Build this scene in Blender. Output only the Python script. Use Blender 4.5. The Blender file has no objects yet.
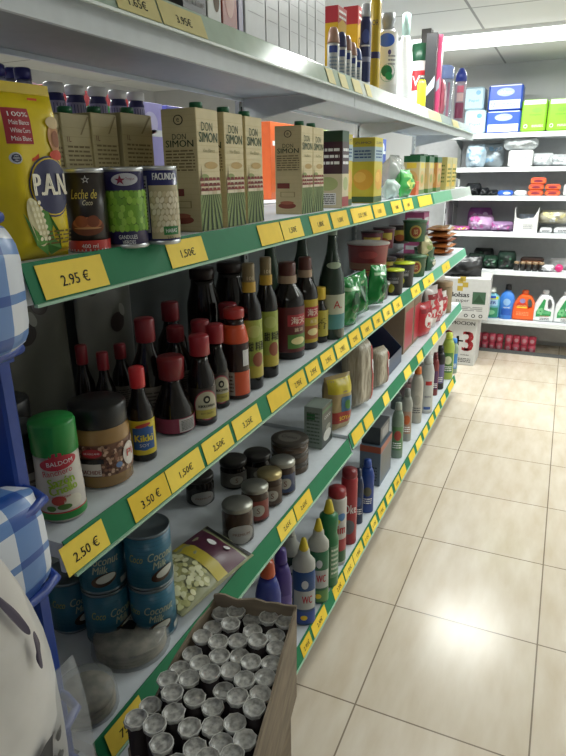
import bpy, math, random
from mathutils import Vector, Matrix, noise
PI = math.pi
random.seed(7)
scene = bpy.context.scene
COL = scene.collection

# ------------------------------------------------------------------ camera
H = 1.55
R = Matrix(((0.91070925, 0.41281543, -0.01385926),
            (0.12088328, -0.29846404, -0.94673462),
            (-0.39496315, 0.86052463, -0.32171645)))      # rows: right, down, forward
F = 603.9
CAM = Vector((0, 0, H))
cd = bpy.data.cameras.new('camera')
cd.sensor_fit = 'VERTICAL'; cd.sensor_height = 24; cd.lens = F / 756 * 24
cd.clip_start = 0.02; cd.clip_end = 100
co = bpy.data.objects.new('camera', cd); COL.objects.link(co)
mw = Matrix.Identity(4)
for i in range(3):
    mw[i][0] = R[0][i]; mw[i][1] = -R[1][i]; mw[i][2] = -R[2][i]; mw[i][3] = CAM[i]
co.matrix_world = mw
scene.camera = co

# ------------------------------------------------------------------ light
scene.view_settings.view_transform = 'Standard'
scene.view_settings.look = 'None'
scene.view_settings.exposure = 0.0
scene.view_settings.gamma = 1
scene.view_settings.use_curve_mapping = False
w = bpy.data.worlds.new('world'); scene.world = w; w.use_nodes = True
w.node_tree.nodes['Background'].inputs[0].default_value = (.8, .9, 1, 1)
w.node_tree.nodes['Background'].inputs[1].default_value = 0.03
def area(loc, sx, sy, power, name='tube_light', col=(.97, 1, .96)):
    l = bpy.data.lights.new(name, 'AREA'); l.shape = 'RECTANGLE'; l.size = sx; l.size_y = sy
    l.energy = power; l.color = col
    o = bpy.data.objects.new(name, l); COL.objects.link(o); o.location = loc
    return o
CEIL = 2.395
LAMPS = [(-0.70, 4.58), (1.36, 4.58), (-0.65, 2.62), (1.36, 2.62), (0.2, -1.0), (-1.95, 1.5)]
for (lx, ly), pw in zip(LAMPS, (54, 46, 30, 20, 5, 34)):
    area((lx, ly, CEIL - .085), 1.2, .14, pw)

# ------------------------------------------------------------------ picture geometry helpers
def ray(x, y): return R.transposed() @ Vector(((x - 283) / F, (y - 378) / F, 1))
def onz(x, y, z):
    d = ray(x, y); return CAM + d * ((z - H) / d.z)
def ony(x, y, Y):
    d = ray(x, y); return CAM + d * (Y / d.y)
def at(x, y, dep): return CAM + ray(x, y) * dep
def dep(p): return (R @ (Vector(p) - CAM)).z
def hgt(x, y, z, py):                       # height above (x,y,z) that reaches picture row py
    v = R @ (Vector((x, y, z)) - CAM); c = R.col[2]
    return ((py - 378) * v.z - F * v.y) / (F * c[1] - (py - 378) * c[2])
def colY(px, X, z):
    a = R @ Vector((X, 0, z - H)); b = R.col[1]; k = (px - 283) / F
    return (k * a.z - a.x) / (b[0] - k * b[2])
def colX(px, Y, z):
    a = R @ Vector((0, Y, z - H)); b = R.col[0]; k = (px - 283) / F
    return (k * a.z - a.x) / (b[0] - k * b[2])
def fit(px, py, z, wpx, top):               # round thing: lowest visible base point, width, top row
    q = onz(px, py, z); r = wpx * dep(q) / F / 2
    d = Vector((q.x, q.y)).normalized()
    x, y = q.x + d.x * r, q.y + d.y * r
    return x, y, r, hgt(x, y, z, top)
def fitrow(px, X, z, wpx, top):
    h = 0
    for _ in range(4):
        y = colY(px, X, z + h * .75); h = hgt(X, y, z, top)
    return X, y, wpx * dep((X, y, z + h * .75)) / F / 2, h

# ------------------------------------------------------------------ materials
MATS = {}
def lin(h):
    c = [int(h[i:i + 2], 16) / 255 for i in (0, 2, 4)]
    return [x / 12.92 if x < .04045 else ((x + .055) / 1.055) ** 2.4 for x in c]
KIND = dict(p=dict(Roughness=.7), g=dict(Roughness=.32), s=dict(Roughness=.14), m=dict(Roughness=.33, Metallic=.85),
            t=dict(Roughness=.08, Alpha=.35), f=dict(Roughness=.15, Alpha=.28), e=dict(Roughness=.4), w=dict(Roughness=.55),
            c=dict(Roughness=.08, Alpha=.75))
def K(hexc, kind='p'):
    key = hexc + kind
    if key in MATS: return MATS[key]
    m = bpy.data.materials.new('surface_' + key); m.use_nodes = True
    nt = m.node_tree; b = nt.nodes['Principled BSDF']
    for k, v in KIND[kind].items(): b.inputs[k].default_value = v
    c = lin(hexc)
    tc = nt.nodes.new('ShaderNodeTexCoord'); n = nt.nodes.new('ShaderNodeTexNoise')
    n.inputs['Scale'].default_value = 35; nt.links.new(tc.outputs['Object'], n.inputs['Vector'])
    mx = nt.nodes.new('ShaderNodeMix'); mx.data_type = 'RGBA'
    mx.inputs['A'].default_value = [x * .9 for x in c] + [1]
    mx.inputs['B'].default_value = [min(1, x * 1.08) for x in c] + [1]
    nt.links.new(n.outputs['Fac'], mx.inputs['Factor']); nt.links.new(mx.outputs['Result'], b.inputs['Base Color'])
    MATS[key] = m; return m
def nodes_mat(name, rough=.5):
    m = bpy.data.materials.new(name); m.use_nodes = True
    nt = m.node_tree; b = nt.nodes['Principled BSDF']; b.inputs['Roughness'].default_value = rough
    tc = nt.nodes.new('ShaderNodeTexCoord')
    return m, nt, b, tc
def ramp(nt, stops, interp='LINEAR'):
    r = nt.nodes.new('ShaderNodeValToRGB'); r.color_ramp.interpolation = interp
    e = r.color_ramp.elements
    while len(e) < len(stops): e.new(.5)
    for q, (p, c) in zip(e, stops): q.position = p; q.color = lin(c) + [1]
    return r
def cells(name, scale, stops, rough=.5, dist='F1', bump=0, rnd=1):
    m, nt, b, tc = nodes_mat(name, rough)
    v = nt.nodes.new('ShaderNodeTexVoronoi'); v.inputs['Scale'].default_value = scale; v.feature = dist
    v.inputs['Randomness'].default_value = rnd
    nt.links.new(tc.outputs['Object'], v.inputs['Vector'])
    r = ramp(nt, stops); nt.links.new(v.outputs['Distance'], r.inputs['Fac']); nt.links.new(r.outputs['Color'], b.inputs['Base Color'])
    return m
def noisy(name, scale, stops, rough=.5, detail=4, stretch=(1, 1, 1), bump=0):
    m, nt, b, tc = nodes_mat(name, rough)
    mp = nt.nodes.new('ShaderNodeMapping'); mp.inputs['Scale'].default_value = stretch
    n = nt.nodes.new('ShaderNodeTexNoise'); n.inputs['Scale'].default_value = scale; n.inputs['Detail'].default_value = detail
    nt.links.new(tc.outputs['Object'], mp.inputs['Vector']); nt.links.new(mp.outputs['Vector'], n.inputs['Vector'])
    r = ramp(nt, stops); nt.links.new(n.outputs['Fac'], r.inputs['Fac']); nt.links.new(r.outputs['Color'], b.inputs['Base Color'])
    if bump:
        bp = nt.nodes.new('ShaderNodeBump'); bp.inputs['Strength'].default_value = bump; bp.inputs['Distance'].default_value = .01
        nt.links.new(n.outputs['Fac'], bp.inputs['Height']); nt.links.new(bp.outputs['Normal'], b.inputs['Normal'])
    return m

def floor_material():
    m, nt, b, tc = nodes_mat('beige_floor_tiles', .12)
    mp = nt.nodes.new('ShaderNodeMapping'); mp.inputs['Location'].default_value = (.43 + 4.95, -1.39 + 4.87, 0)
    br = nt.nodes.new('ShaderNodeTexBrick'); br.offset = 0; br.squash = 1
    br.inputs['Scale'].default_value = 1; br.inputs['Brick Width'].default_value = .497; br.inputs['Row Height'].default_value = .487
    br.inputs['Mortar Size'].default_value = .0026; br.inputs['Mortar Smooth'].default_value = .1
    br.inputs['Color1'].default_value = lin('d0c6b6') + [1]; br.inputs['Color2'].default_value = lin('d5cbbc') + [1]
    br.inputs['Mortar'].default_value = lin('857a6c') + [1]
    nt.links.new(tc.outputs['Object'], mp.inputs['Vector']); nt.links.new(mp.outputs['Vector'], br.inputs['Vector'])
    n = nt.nodes.new('ShaderNodeTexNoise'); n.inputs['Scale'].default_value = 5; n.inputs['Detail'].default_value = 6
    m2 = nt.nodes.new('ShaderNodeMapping'); m2.inputs['Scale'].default_value = (3, .8, 1); m2.inputs['Rotation'].default_value = (0, 0, .5)
    nt.links.new(tc.outputs['Object'], m2.inputs['Vector']); nt.links.new(m2.outputs['Vector'], n.inputs['Vector'])
    r = ramp(nt, [(.3, 'ece6dd'), (.7, 'ffffff')]); nt.links.new(n.outputs['Fac'], r.inputs['Fac'])
    mx = nt.nodes.new('ShaderNodeMix'); mx.data_type = 'RGBA'; mx.blend_type = 'MULTIPLY'; mx.inputs['Factor'].default_value = 1
    nt.links.new(br.outputs['Color'], mx.inputs['A']); nt.links.new(r.outputs['Color'], mx.inputs['B'])
    nt.links.new(mx.outputs['Result'], b.inputs['Base Color'])
    rr = nt.nodes.new('ShaderNodeMapRange'); rr.inputs['To Min'].default_value = .19; rr.inputs['To Max'].default_value = .26
    nt.links.new(n.outputs['Fac'], rr.inputs['Value']); nt.links.new(rr.outputs['Result'], b.inputs['Roughness'])
    return m
def gingham_material(sc=1):
    m, nt, b, tc = nodes_mat('blue_white_gingham_print', .35)
    sp = nt.nodes.new('ShaderNodeSeparateXYZ'); nt.links.new(tc.outputs['UV'], sp.inputs['Vector'])
    outs = []
    for ax in ('X', 'Y'):
        a = nt.nodes.new('ShaderNodeMath'); a.operation = 'FRACT'; nt.links.new(sp.outputs[ax], a.inputs[0])
        g = nt.nodes.new('ShaderNodeMath'); g.operation = 'GREATER_THAN'; g.inputs[1].default_value = .5
        nt.links.new(a.outputs[0], g.inputs[0]); outs.append(g)
    s = nt.nodes.new('ShaderNodeMath'); s.operation = 'ADD'
    nt.links.new(outs[0].outputs[0], s.inputs[0]); nt.links.new(outs[1].outputs[0], s.inputs[1])
    h = nt.nodes.new('ShaderNodeMath'); h.operation = 'MULTIPLY'; h.inputs[1].default_value = .5; nt.links.new(s.outputs[0], h.inputs[0])
    r = ramp(nt, [(0, 'd5dbe6'), (.3, '5f86c0'), (.8, '1d4d9c')], 'CONSTANT')
    nt.links.new(h.outputs[0], r.inputs['Fac']); nt.links.new(r.outputs['Color'], b.inputs['Base Color'])
    return m

# ------------------------------------------------------------------ mesh building
class MB:
    def __init__(s): s.v = []; s.f = []; s.m = []; s.mats = []; s.sm = []; s.uv = None
    def mi(s, mat):
        if mat not in s.mats: s.mats.append(mat)
        return s.mats.index(mat)
    def add(s, vs, fs, mat, smooth=False):
        b = len(s.v); s.v += [tuple(x) for x in vs]; k = s.mi(mat)
        for q in fs: s.f.append([b + i for i in q]); s.m.append(k); s.sm.append(smooth)
        return s
    def box(s, lo, hi, mat, bev=0):
        x0, y0, z0 = lo; x1, y1, z1 = hi
        if bev:
            e = bev; vs = []; 
            for z, i in ((z0, e), (z0 + e, 0), (z1 - e, 0), (z1, e)):
                vs += [(x0 + i + e, y0 + i, z), (x1 - i - e, y0 + i, z), (x1 - i, y0 + i + e, z), (x1 - i, y1 - i - e, z),
                       (x1 - i - e, y1 - i, z), (x0 + i + e, y1 - i, z), (x0 + i, y1 - i - e, z), (x0 + i, y0 + i + e, z)]
            fs = [list(range(7, -1, -1)), list(range(24, 32))]
            for k in range(3):
                for j in range(8): fs.append([k * 8 + j, k * 8 + (j + 1) % 8, k * 8 + 8 + (j + 1) % 8, k * 8 + 8 + j])
            return s.add(vs, fs, mat)
        vs = [(x0, y0, z0), (x1, y0, z0), (x1, y1, z0), (x0, y1, z0), (x0, y0, z1), (x1, y0, z1), (x1, y1, z1), (x0, y1, z1)]
        return s.add(vs, [(3, 2, 1, 0), (4, 5, 6, 7), (0, 1, 5, 4), (1, 2, 6, 5), (2, 3, 7, 6), (3, 0, 4, 7)], mat)
    def lathe(s, prof, mat, seg=24, sx=1, sy=1, c=(0, 0), smooth=True, sec=None):
        n = len(prof); vs = []; fs = []
        for r, z in prof:
            for k in range(seg):
                a = 2 * PI * k / seg; vs.append((c[0] + r * sx * math.cos(a), c[1] + r * sy * math.sin(a), z))
        for i in range(n - 1):
            for k in range(seg):
                fs.append((i * seg + k, i * seg + (k + 1) % seg, (i + 1) * seg + (k + 1) % seg, (i + 1) * seg + k))
        s.add(vs, fs, mat, smooth)
        b = len(s.v) - len(vs); k = s.mi(mat)
        if prof[0][0] > 1e-5: s.f.append([b + i for i in range(seg - 1, -1, -1)]); s.m.append(k); s.sm.append(False)
        if prof[-1][0] > 1e-5: s.f.append([b + (n - 1) * seg + i for i in range(seg)]); s.m.append(k); s.sm.append(False)
        return s
    def tube(s, pts, r, mat, seg=8, closed=False):
        pts = [Vector(p) for p in pts]; n = len(pts); vs = []; fs = []
        up = Vector((0, 0, 1)) if abs((pts[1] - pts[0]).normalized().z) < .9 else Vector((1, 0, 0))
        for i, p in enumerate(pts):
            t = (pts[(i + 1) % n] - pts[i - 1]) if closed else (pts[min(i + 1, n - 1)] - pts[max(i - 1, 0)])
            t.normalize(); a = t.cross(up).normalized(); b = a.cross(t)
            for k in range(seg):
                an = 2 * PI * k / seg; vs.append(p + (a * math.cos(an) + b * math.sin(an)) * r)
        for i in range(n if closed else n - 1):
            j = (i + 1) % n
            for k in range(seg): fs.append((i * seg + k, i * seg + (k + 1) % seg, j * seg + (k + 1) % seg, j * seg + k))
        if not closed: fs += [list(range(seg)), list(range(n * seg - 1, (n - 1) * seg - 1, -1))]
        return s.add(vs, fs, mat, True)
    def prism(s, pts, y0, y1, mat, axis='y'):             # outline in x,z swept along y
        n = len(pts)
        if axis == 'y': vs = [(p[0], y0, p[1]) for p in pts] + [(p[0], y1, p[1]) for p in pts]
        elif axis == 'x': vs = [(y0, p[0], p[1]) for p in pts] + [(y1, p[0], p[1]) for p in pts]
        else: vs = [(p[0], p[1], y0) for p in pts] + [(p[0], p[1], y1) for p in pts]
        fs = [list(range(n)), list(range(2 * n - 1, n - 1, -1))] + [(i, (i + 1) % n, n + (i + 1) % n, n + i) for i in range(n)]
        return s.add(vs, fs, mat)
    def build(s, name, parent=None, **props):
        me = bpy.data.meshes.new(name); me.from_pydata(s.v, [], s.f)
        for m in s.mats: me.materials.append(m)
        me.polygons.foreach_set('material_index', s.m); me.polygons.foreach_set('use_smooth', s.sm)
        if s.uv:
            l = me.uv_layers.new(name='UVMap')
            for lp in me.loops: l.data[lp.index].uv = s.uv[lp.vertex_index]
        me.update()
        o = bpy.data.objects.new(name, me); COL.objects.link(o)
        if parent: o.parent = parent
        for k, v in props.items(): o[k] = v
        return o

def tag(o, label, cat, group=None):
    o['label'] = label; o['category'] = cat
    if group: o['group'] = group
    return o
def root(name, loc=(0, 0, 0), rz=0):
    o = bpy.data.objects.new(name, None); COL.objects.link(o); o.location = loc; o.rotation_euler = (0, 0, rz)
    o.empty_display_size = .02
    return o
def struct(o): o['kind'] = 'structure'; return o
def dup(src, loc, rz=None, label=None, cat=None, group=None, sc=None):
    def cp(o, par):
        c = o.copy(); COL.objects.link(c)
        if par: c.parent = par
        for ch in kids.get(o, []): cp(ch, c)
        return c
    kids = {}
    def walk(o):
        kids[o] = [x for x in ALLCH(o)]
        for x in kids[o]: walk(x)
    walk(src)
    r = cp(src, None); r.location = loc
    if rz is not None: r.rotation_euler = (0, 0, rz)
    if sc: r.scale = sc
    if label: r['label'] = label
    if group: r['group'] = group
    return r
def ALLCH(o): return list(o.children)

# maps from flat artwork (u right, v up) to a surface
class Map:
    def __init__(s, fn, step=None): s.fn = fn; s.step = step
    def __call__(s, u, v, o=0): return s.fn(u, v, o)
def cylmap(r, sx=1, sy=1, a0=0):
    return Map(lambda u, v, o: ((r * sx + o) * math.sin(u / r + a0), -(r * sy + o) * math.cos(u / r + a0), v), r * .12)
def facemap(lo, hi, side='front'):
    x0, y0 = lo; x1, y1 = hi
    if side == 'front': return Map(lambda u, v, o: ((x0 + x1) / 2 + u, y0 - o, v))
    if side == 'left': return Map(lambda u, v, o: (x0 - o, (y0 + y1) / 2 - u, v))
    if side == 'right': return Map(lambda u, v, o: (x1 + o, (y0 + y1) / 2 + u, v))
def topmap(z, c=(0, 0)): return Map(lambda u, v, o: (c[0] + u, c[1] + v, z + o))
L = .0004
def rect(mb, mp, u0, v0, u1, v1, mat, lay=1, nv=None):
    nu = max(1, math.ceil((u1 - u0) / mp.step)) if mp.step else 1
    nv = nv or (max(1, math.ceil((v1 - v0) / (mp.step * 2))) if getattr(mp, 'both', False) else 1)
    vs = [mp(u0 + (u1 - u0) * i / nu, v0 + (v1 - v0) * j / nv, lay * L) for j in range(nv + 1) for i in range(nu + 1)]
    fs = [(j * (nu + 1) + i, j * (nu + 1) + i + 1, (j + 1) * (nu + 1) + i + 1, (j + 1) * (nu + 1) + i) for j in range(nv) for i in range(nu)]
    mb.add(vs, fs, mat, bool(mp.step))
def ell(mb, mp, cu, cv, ru, rv, mat, lay=2, n=14, rot=0):
    vs = []; fs = []
    for i in range(n + 1):
        t = -math.cos(PI * i / n); h = math.sqrt(max(0, 1 - t * t))
        for sg in (-1, 0, 1):
            a, b = t * ru, sg * h * rv
            vs.append(mp(cu + a * math.cos(rot) - b * math.sin(rot), cv + a * math.sin(rot) + b * math.cos(rot), lay * L))
    for i in range(n):
        for j in range(2): fs.append((i * 3 + j, i * 3 + 3 + j, i * 3 + 4 + j, i * 3 + 1 + j))
    mb.add(vs, fs, mat, bool(mp.step))
def poly(mb, mp, pts, mat, lay=2):
    mb.add([mp(u, v, lay * L) for u, v in pts], [list(range(len(pts)))], mat)
TXT = {}
def txtmesh(s):
    if s in TXT: return TXT[s]
    c = bpy.data.curves.new('t', 'FONT'); c.body = s; c.resolution_u = 2; c.size = 1
    o = bpy.data.objects.new('t', c); COL.objects.link(o)
    me = bpy.data.meshes.new_from_object(o.evaluated_get(bpy.context.evaluated_depsgraph_get()))
    vs = [(v.co.x, v.co.y) for v in me.vertices]; fs = [list(p.vertices) for p in me.polygons]
    bpy.data.objects.remove(o); bpy.data.curves.remove(c); bpy.data.meshes.remove(me)
    if not vs: vs = [(0, 0), (1, 0), (1, 1)]; fs = []
    x0 = min(v[0] for v in vs); x1 = max(v[0] for v in vs); y0 = min(v[1] for v in vs); y1 = max(v[1] for v in vs)
    TXT[s] = ([(x - (x0 + x1) / 2, y - (y0 + y1) / 2) for x, y in vs], fs, x1 - x0, y1 - y0)
    return TXT[s]
def text(mb, mp, s, cu, cv, h, mat, lay=4, w=None, rot=0, shear=0, bold=0):
    vs, fs, W, Hh = txtmesh(s); ky = h / Hh; kx = w / W if w else ky
    for dx in ((0,) if not bold else (-bold, bold)):
        out = []
        for x, y in vs:
            a, b = x * kx + y * ky * shear + dx, y * ky
            out.append(mp(cu + a * math.cos(rot) - b * math.sin(rot), cv + a * math.sin(rot) + b * math.cos(rot), lay * L))
        mb.add(out, fs, mat)
def lines(mb, mp, u0, v0, u1, v1, n, mat, lay=3):           # small print: rows of short dashes
    rd = random.Random(int(abs(u0 * 1e5)) + n)
    for i in range(n):
        v = v1 - (v1 - v0) * (i + .5) / n; t = (v1 - v0) / n * .22; u = u0
        while u < u1 - .001:
            e = min(u1, u + (u1 - u0) * rd.uniform(.1, .3)); rect(mb, mp, u, v - t, e, v + t, mat, lay); u = e + (u1 - u0) * .04

GREEN = K('0a744a', 'p'); YEL = K('f2cf3a', 'p'); INK = K('1a1a1a'); WHITE = K('e6e8e8', 'w'); SHELFW = K('d4dbe2', 'w')
GREY = K('8e9696', 'w')

# ------------------------------------------------------------------ room
XF, XB = -.598, -.972                      # gondola shelf front and rear
JO = [.54, 1.84, 3.05, 4.27]               # bay joints along the aisle
ZL = {'T': 1.80, 'A': 1.445, 'B': 1.052, 'C': .668, 'D': .15}
def roombox(name, lo, hi, mat): return struct(MB().box(lo, hi, mat).build(name))
roombox('floor', (-4.2, -3, -.1), (2.2, 6.1, 0), floor_material())
def ceiling_material():
    m, nt, b, tc = nodes_mat('white_ceiling_panels', .8)
    mp = nt.nodes.new('ShaderNodeMapping'); mp.inputs['Location'].default_value = (.62 + 6, -3.9 + 12, 0)
    br = nt.nodes.new('ShaderNodeTexBrick'); br.offset = 0
    br.inputs['Scale'].default_value = 1; br.inputs['Brick Width'].default_value = 1.2; br.inputs['Row Height'].default_value = 1.2
    br.inputs['Mortar Size'].default_value = .008
    br.inputs['Color1'].default_value = lin('dcdedb') + [1]; br.inputs['Color2'].default_value = lin('e0e2df') + [1]
    br.inputs['Mortar'].default_value = lin('9a9c9a') + [1]
    nt.links.new(tc.outputs['Object'], mp.inputs['Vector']); nt.links.new(mp.outputs['Vector'], br.inputs['Vector'])
    nt.links.new(br.outputs['Color'], b.inputs['Base Color']); return m
roombox('ceiling', (-4.2, -3, CEIL), (2.2, 6.1, CEIL + .1), ceiling_material())
WALL = noisy('painted_grey_wall', 3, [(.3, 'c2c4c5'), (.7, 'cccece')], .7)
roombox('wall_back', (-4.2, 5.93, 0), (2.2, 6.1, CEIL), WALL)
roombox('wall_left', (-4.3, -3, 0), (-4.2, 6.1, CEIL), WALL)
roombox('wall_right', (2.2, -3, 0), (2.3, 6.1, CEIL), WALL)
roombox('wall_front', (-4.2, -3.1, 0), (2.2, -3, CEIL), WALL)

def emit(hexc, s):
    m, nt, b, tc = nodes_mat('lit_diffuser', .4)
    b.inputs['Emission Color'].default_value = lin(hexc) + [1]; b.inputs['Emission Strength'].default_value = s
    b.inputs['Base Color'].default_value = (.9, .9, .9, 1); return m
DIFF = emit('f8fff8', 2.2)
lampnames = ['long white ceiling lamp nearest the back wall, over the aisle end', 'white ceiling lamp nearest the back wall, right of the frame edge',
             'white ceiling lamp over the near part of the aisle', 'white ceiling lamp behind the long shelving', 'white ceiling lamp behind the viewer', 'white ceiling lamp over the neighbouring aisle on the left']
for (lx, ly), nm in zip(LAMPS, lampnames):
    t = root('ceiling_lamp', (lx, ly, CEIL)); tag(t, nm, 'lamp', 'ceiling lamps')
    hw = .8
    MB().box((-hw, -.105, -.022), (hw, .09, 0), WHITE).box((-hw - .012, -.107, -.08), (-hw, .107, 0), WHITE).box((hw, -.107, -.08), (hw + .012, .107, 0), WHITE).build('lamp_body', t)
    m = MB(); m.prism([(-.10, -.0225), (.10, -.0225), (.095, -.06), (.06, -.078), (-.06, -.078), (-.095, -.06)], -hw, hw, DIFF, 'x'); m.build('diffuser', t)

# ------------------------------------------------------------------ gondola
t = root('shelving_frame', (0, 0, 0)); tag(t, 'grey metal frame and back panel of the long supermarket shelving', 'shelving frame')
MB().box((-1.0, JO[0] + .01, .1), (-.99, JO[-1], 1.40), K('5f6565', 'w')).build('back_panel', t)
MB().box((-1.0, JO[0], .0), (-.66, JO[-1], .098), K('5c6262', 'w')).build('plinth', t)
for y in JO:
    m = MB().box((-.99, y - .015, 0), (-.975, y + .015, 1.98), K('9aa0a0', 'm'))
    for k in range(60):
        m.box((-.9752, y - .004, .2 + k * .029), (-.9745, y + .004, .212 + k * .029), INK)
    m.build('upright', t)
CLEARS = K('c2cdc6', 'g')
def shelf(lv, b, label, tags=(), strip=GREEN, shift=0, dz=0, dark=0, stripmat2=None, split=None):
    z = ZL[lv] + dz; y0, y1 = JO[b] + .002, JO[b + 1] - .002
    r = root('gondola_shelf', (0, 0, 0)); tag(r, label, 'shelf', 'shelves of the long shelving')
    m = MB().box((XB, y0, z - .028), (XF - .002, y1, z - .0005), SHELFW if lv != 'T' else K('9da3a4', 'w'))
    m.box((XF - .012, y0, z - (.072 if lv == 'T' else .05)), (XF - .004, y1, z - .0285), SHELFW)
    m.box((XB, y0, z - .038), (XB + .008, y1, z - .0285), SHELFW)
    m.build('shelf_board', r)
    for y in (y0 + .001, y1 - .004):
        MB().prism([(XB + .004, z - .03), (XF - .05, z - .03), (XF - .06, z - .045), (XB + .004, z - (.05 if lv == 'D' else .10))], y, y + .003, K('b2b8b8', 'w')).build('bracket', r)
    segs = [(y0 - shift, y1 - shift * 0, strip)]
    if split: segs = [(y0, split, strip), (split, y1, stripmat2)]
    hz = .047 if lv != 'T' else .04
    for a, c, sm in segs:
        m = MB().prism([(XF, z + .002), (XF + .015, z - hz), (XF + .0125, z - hz - .001), (XF - .0015, z - .0005), (XF - .003, z + .003), (XF - .001, z + .0035)], a, c, sm)
        m.box((XF + .0125, a, z - hz - .003), (XF + .0185, c, z - hz + .001), K('9fc7ae', 'g') if sm is GREEN else CLEARS)
        m.build('price_strip', r)
    ln = math.hypot(.015, hz + .002); dx, dzz = .015 / ln, -(hz + .002) / ln
    for pa, pb, tx in tags:
        ya, yb = colY(pa, XF + .006, z - .02), colY(pb, XF + .006, z - .02)
        cy = (ya + yb) / 2; hw = (yb - ya) / 2
        rd = random.Random(int(pa)); tilt = 0
        mp = Map(lambda u, v, o: (XF + dx * v - dzz * (o + .0012), cy + u, z + .002 + dzz * v + dx * (o + .0012)))
        m = MB(); pale = lv == 'T' and cy > 1
        yc = [YEL, K('e8c530'), K('f6d84e')][int(pa) % 3]
        if lv == 'T': yc = K('c9bf83')
        m.add([mp(-hw, .004, 0), mp(hw, .004, 0), mp(hw, ln - .003, 0), mp(-hw, ln - .003, 0),
               mp(-hw, .004, .0006), mp(hw, .004, .0006), mp(hw, ln - .003, .0006), mp(-hw, ln - .003, .0006)],
              [(0, 1, 2, 3), (7, 6, 5, 4), (0, 4, 5, 1), (1, 5, 6, 2), (2, 6, 7, 3), (3, 7, 4, 0)], yc)
        if tx:
            fm = Map(lambda u, v, o: mp(u, v, .0006 + o))
            fl = Map(lambda u, v, o: fm(u, ln * .56 - v, o))
            w_ = min(hw * 1.45, .0165 * len(tx) * .52)
            text(m, fl, tx, 0, 0, ln * .30, INK, 1, w=w_, bold=.00025)
        m.build('price_tag', r)
Tn = 'topmost shelf of the long shelving, '
shelf('T', 0, Tn + 'near section, two yellow price tags showing', [(112, 156, '1.65€'), (158, 203, '3.95€')], strip=K('a4b8aa', 's'))
shelf('T', 1, Tn + 'middle section under deodorants and shampoo', [(326, 333, ''), (339, 346, ''), (352, 360, ''), (365, 370, '')], strip=K('c8cfc8', 's'))
shelf('T', 2, Tn + 'far section under brushes and bottles', [(428, 440, ''), (452, 458, '')], strip=K('b9c8bc', 's'))
An = 'shelf of cans and drink cartons, '
shelf('A', 0, An + 'near section with the 2.95 price tag', [(38, 103, '2.95 €'), (167, 203, '1,50€'), (258, 280, ''), (281, 301, '1,50€')], dz=.001)
shelf('A', 1, An + 'middle section below the fruit drink cartons', [(310, 328, '1,80€'), (331, 347, '1,50€'), (351, 371, '2,25 1,95€'), (373, 384, '1,15€'), (391, 401, '1,80€'), (403, 412, '1,80€')])
shelf('A', 2, An + 'far section whose strip end is bare grey', [(418, 431, '')], strip=K('5fae82', 'g'), stripmat2=K('a8b4ae', 'g'), split=3.55)
Bn = 'shelf of sauce bottles, '
shelf('B', 0, Bn + 'near section with the 2.50 and 3.50 price tags', [(62, 104, '2.50 €'), (130, 166, '3.50 €'), (167, 200, '1,50€'), (203, 230, '2,50€'), (233, 258, '3,25€'), (268, 287, ''), (289, 304, '2.95€'), (306, 318, '2.95€')])
shelf('B', 1, Bn + 'middle section below the green foil bags', [(321, 333, '2.95€'), (335, 347, '2.95€'), (349, 359, '2.95€'), (361, 371, '1.80€'), (373, 381, '1.00€'), (383, 391, '1.60€'), (393, 401, '1.50€'), (411, 419, '1.50€')])
shelf('B', 2, Bn + 'far section below the orange snack packs', [(423, 433, '2.10€'), (442, 449, '1.20€')], strip=K('5aa987', 'g'))
Cn = 'shelf of jars and blue tins, '
shelf('C', 0, Cn + 'near section partly behind the open cardboard box', [(107, 141, ' 75€'), (278, 293.5, '2,65€'), (294.5, 310, '2,65€')])
shelf('C', 1, Cn + 'middle section below the noodle packs', [(352, 362, ''), (364, 372, ''), (383, 388, ''), (404, 410, '')], dz=.012)
shelf('C', 2, Cn + 'far section ending beside the stacked white boxes', [(417, 422, ''), (432, 437, ''), (441, 445, '')], dz=.012, strip=K('3f9a78', 'g'))
Dn = 'bottom shelf of cleaning products, '
shelf('D', 0, Dn + 'near section', [(301, 310, '2.95€'), (312, 325, '2.30€'), (333, 343, '2.20€'), (344, 352.5, '1.85€'), (353, 361.5, '1.95€')])
shelf('D', 1, Dn + 'middle section', [(363, 369, '1.15€'), (371, 376, '1.10€'), (378, 384, '1.90€'), (386, 392, '1.50€'), (394, 399, '1.45€'), (400, 405, ''), (409, 414, '')])
shelf('D', 2, Dn + 'far section', [(416, 421, ''), (423, 427, ''), (429, 433, ''), (435, 439, ''), (441, 445, ''), (448, 453, '')])

# ------------------------------------------------------------------ back wall shelving
YB = 5.42
t = root('wall_shelving_frame'); tag(t, 'grey wall shelving frame with slotted upright at the back of the shop', 'shelving frame')
MB().box((-1.3, 5.87, .05), (2.0, 5.885, 2.02), K('bfc1c3', 'w')).build('back_panel', t)
for x in (-.93, .32, 1.57):
    m = MB().box((x - .015, 5.845, 0), (x + .015, 5.868, 2.05), K('a5aaaa', 'w')); m.build('upright', t)
m = MB().box((-.955, YB + .0, .62), (-.948, 5.84, 1.36), K('b4b8b8', 'w')) 
for k in range(6): m.box((-.9478, YB + .02, .8 + k * .1), (-.947, YB + .05, .84 + k * .1), INK)
m.build('side_panel', t)
SB = [1.826, 1.569, 1.346, 1.055, .742, .315]
bn = ['top back shelf holding toilet paper packs', 'second back shelf from the top, with clear plastic bags', 'third back shelf from the top, with small orange boxes',
      'fourth back shelf from the top, with purple bags', 'fifth back shelf from the top, with dark bundles', 'lowest back shelf holding detergent bottles']
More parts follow.
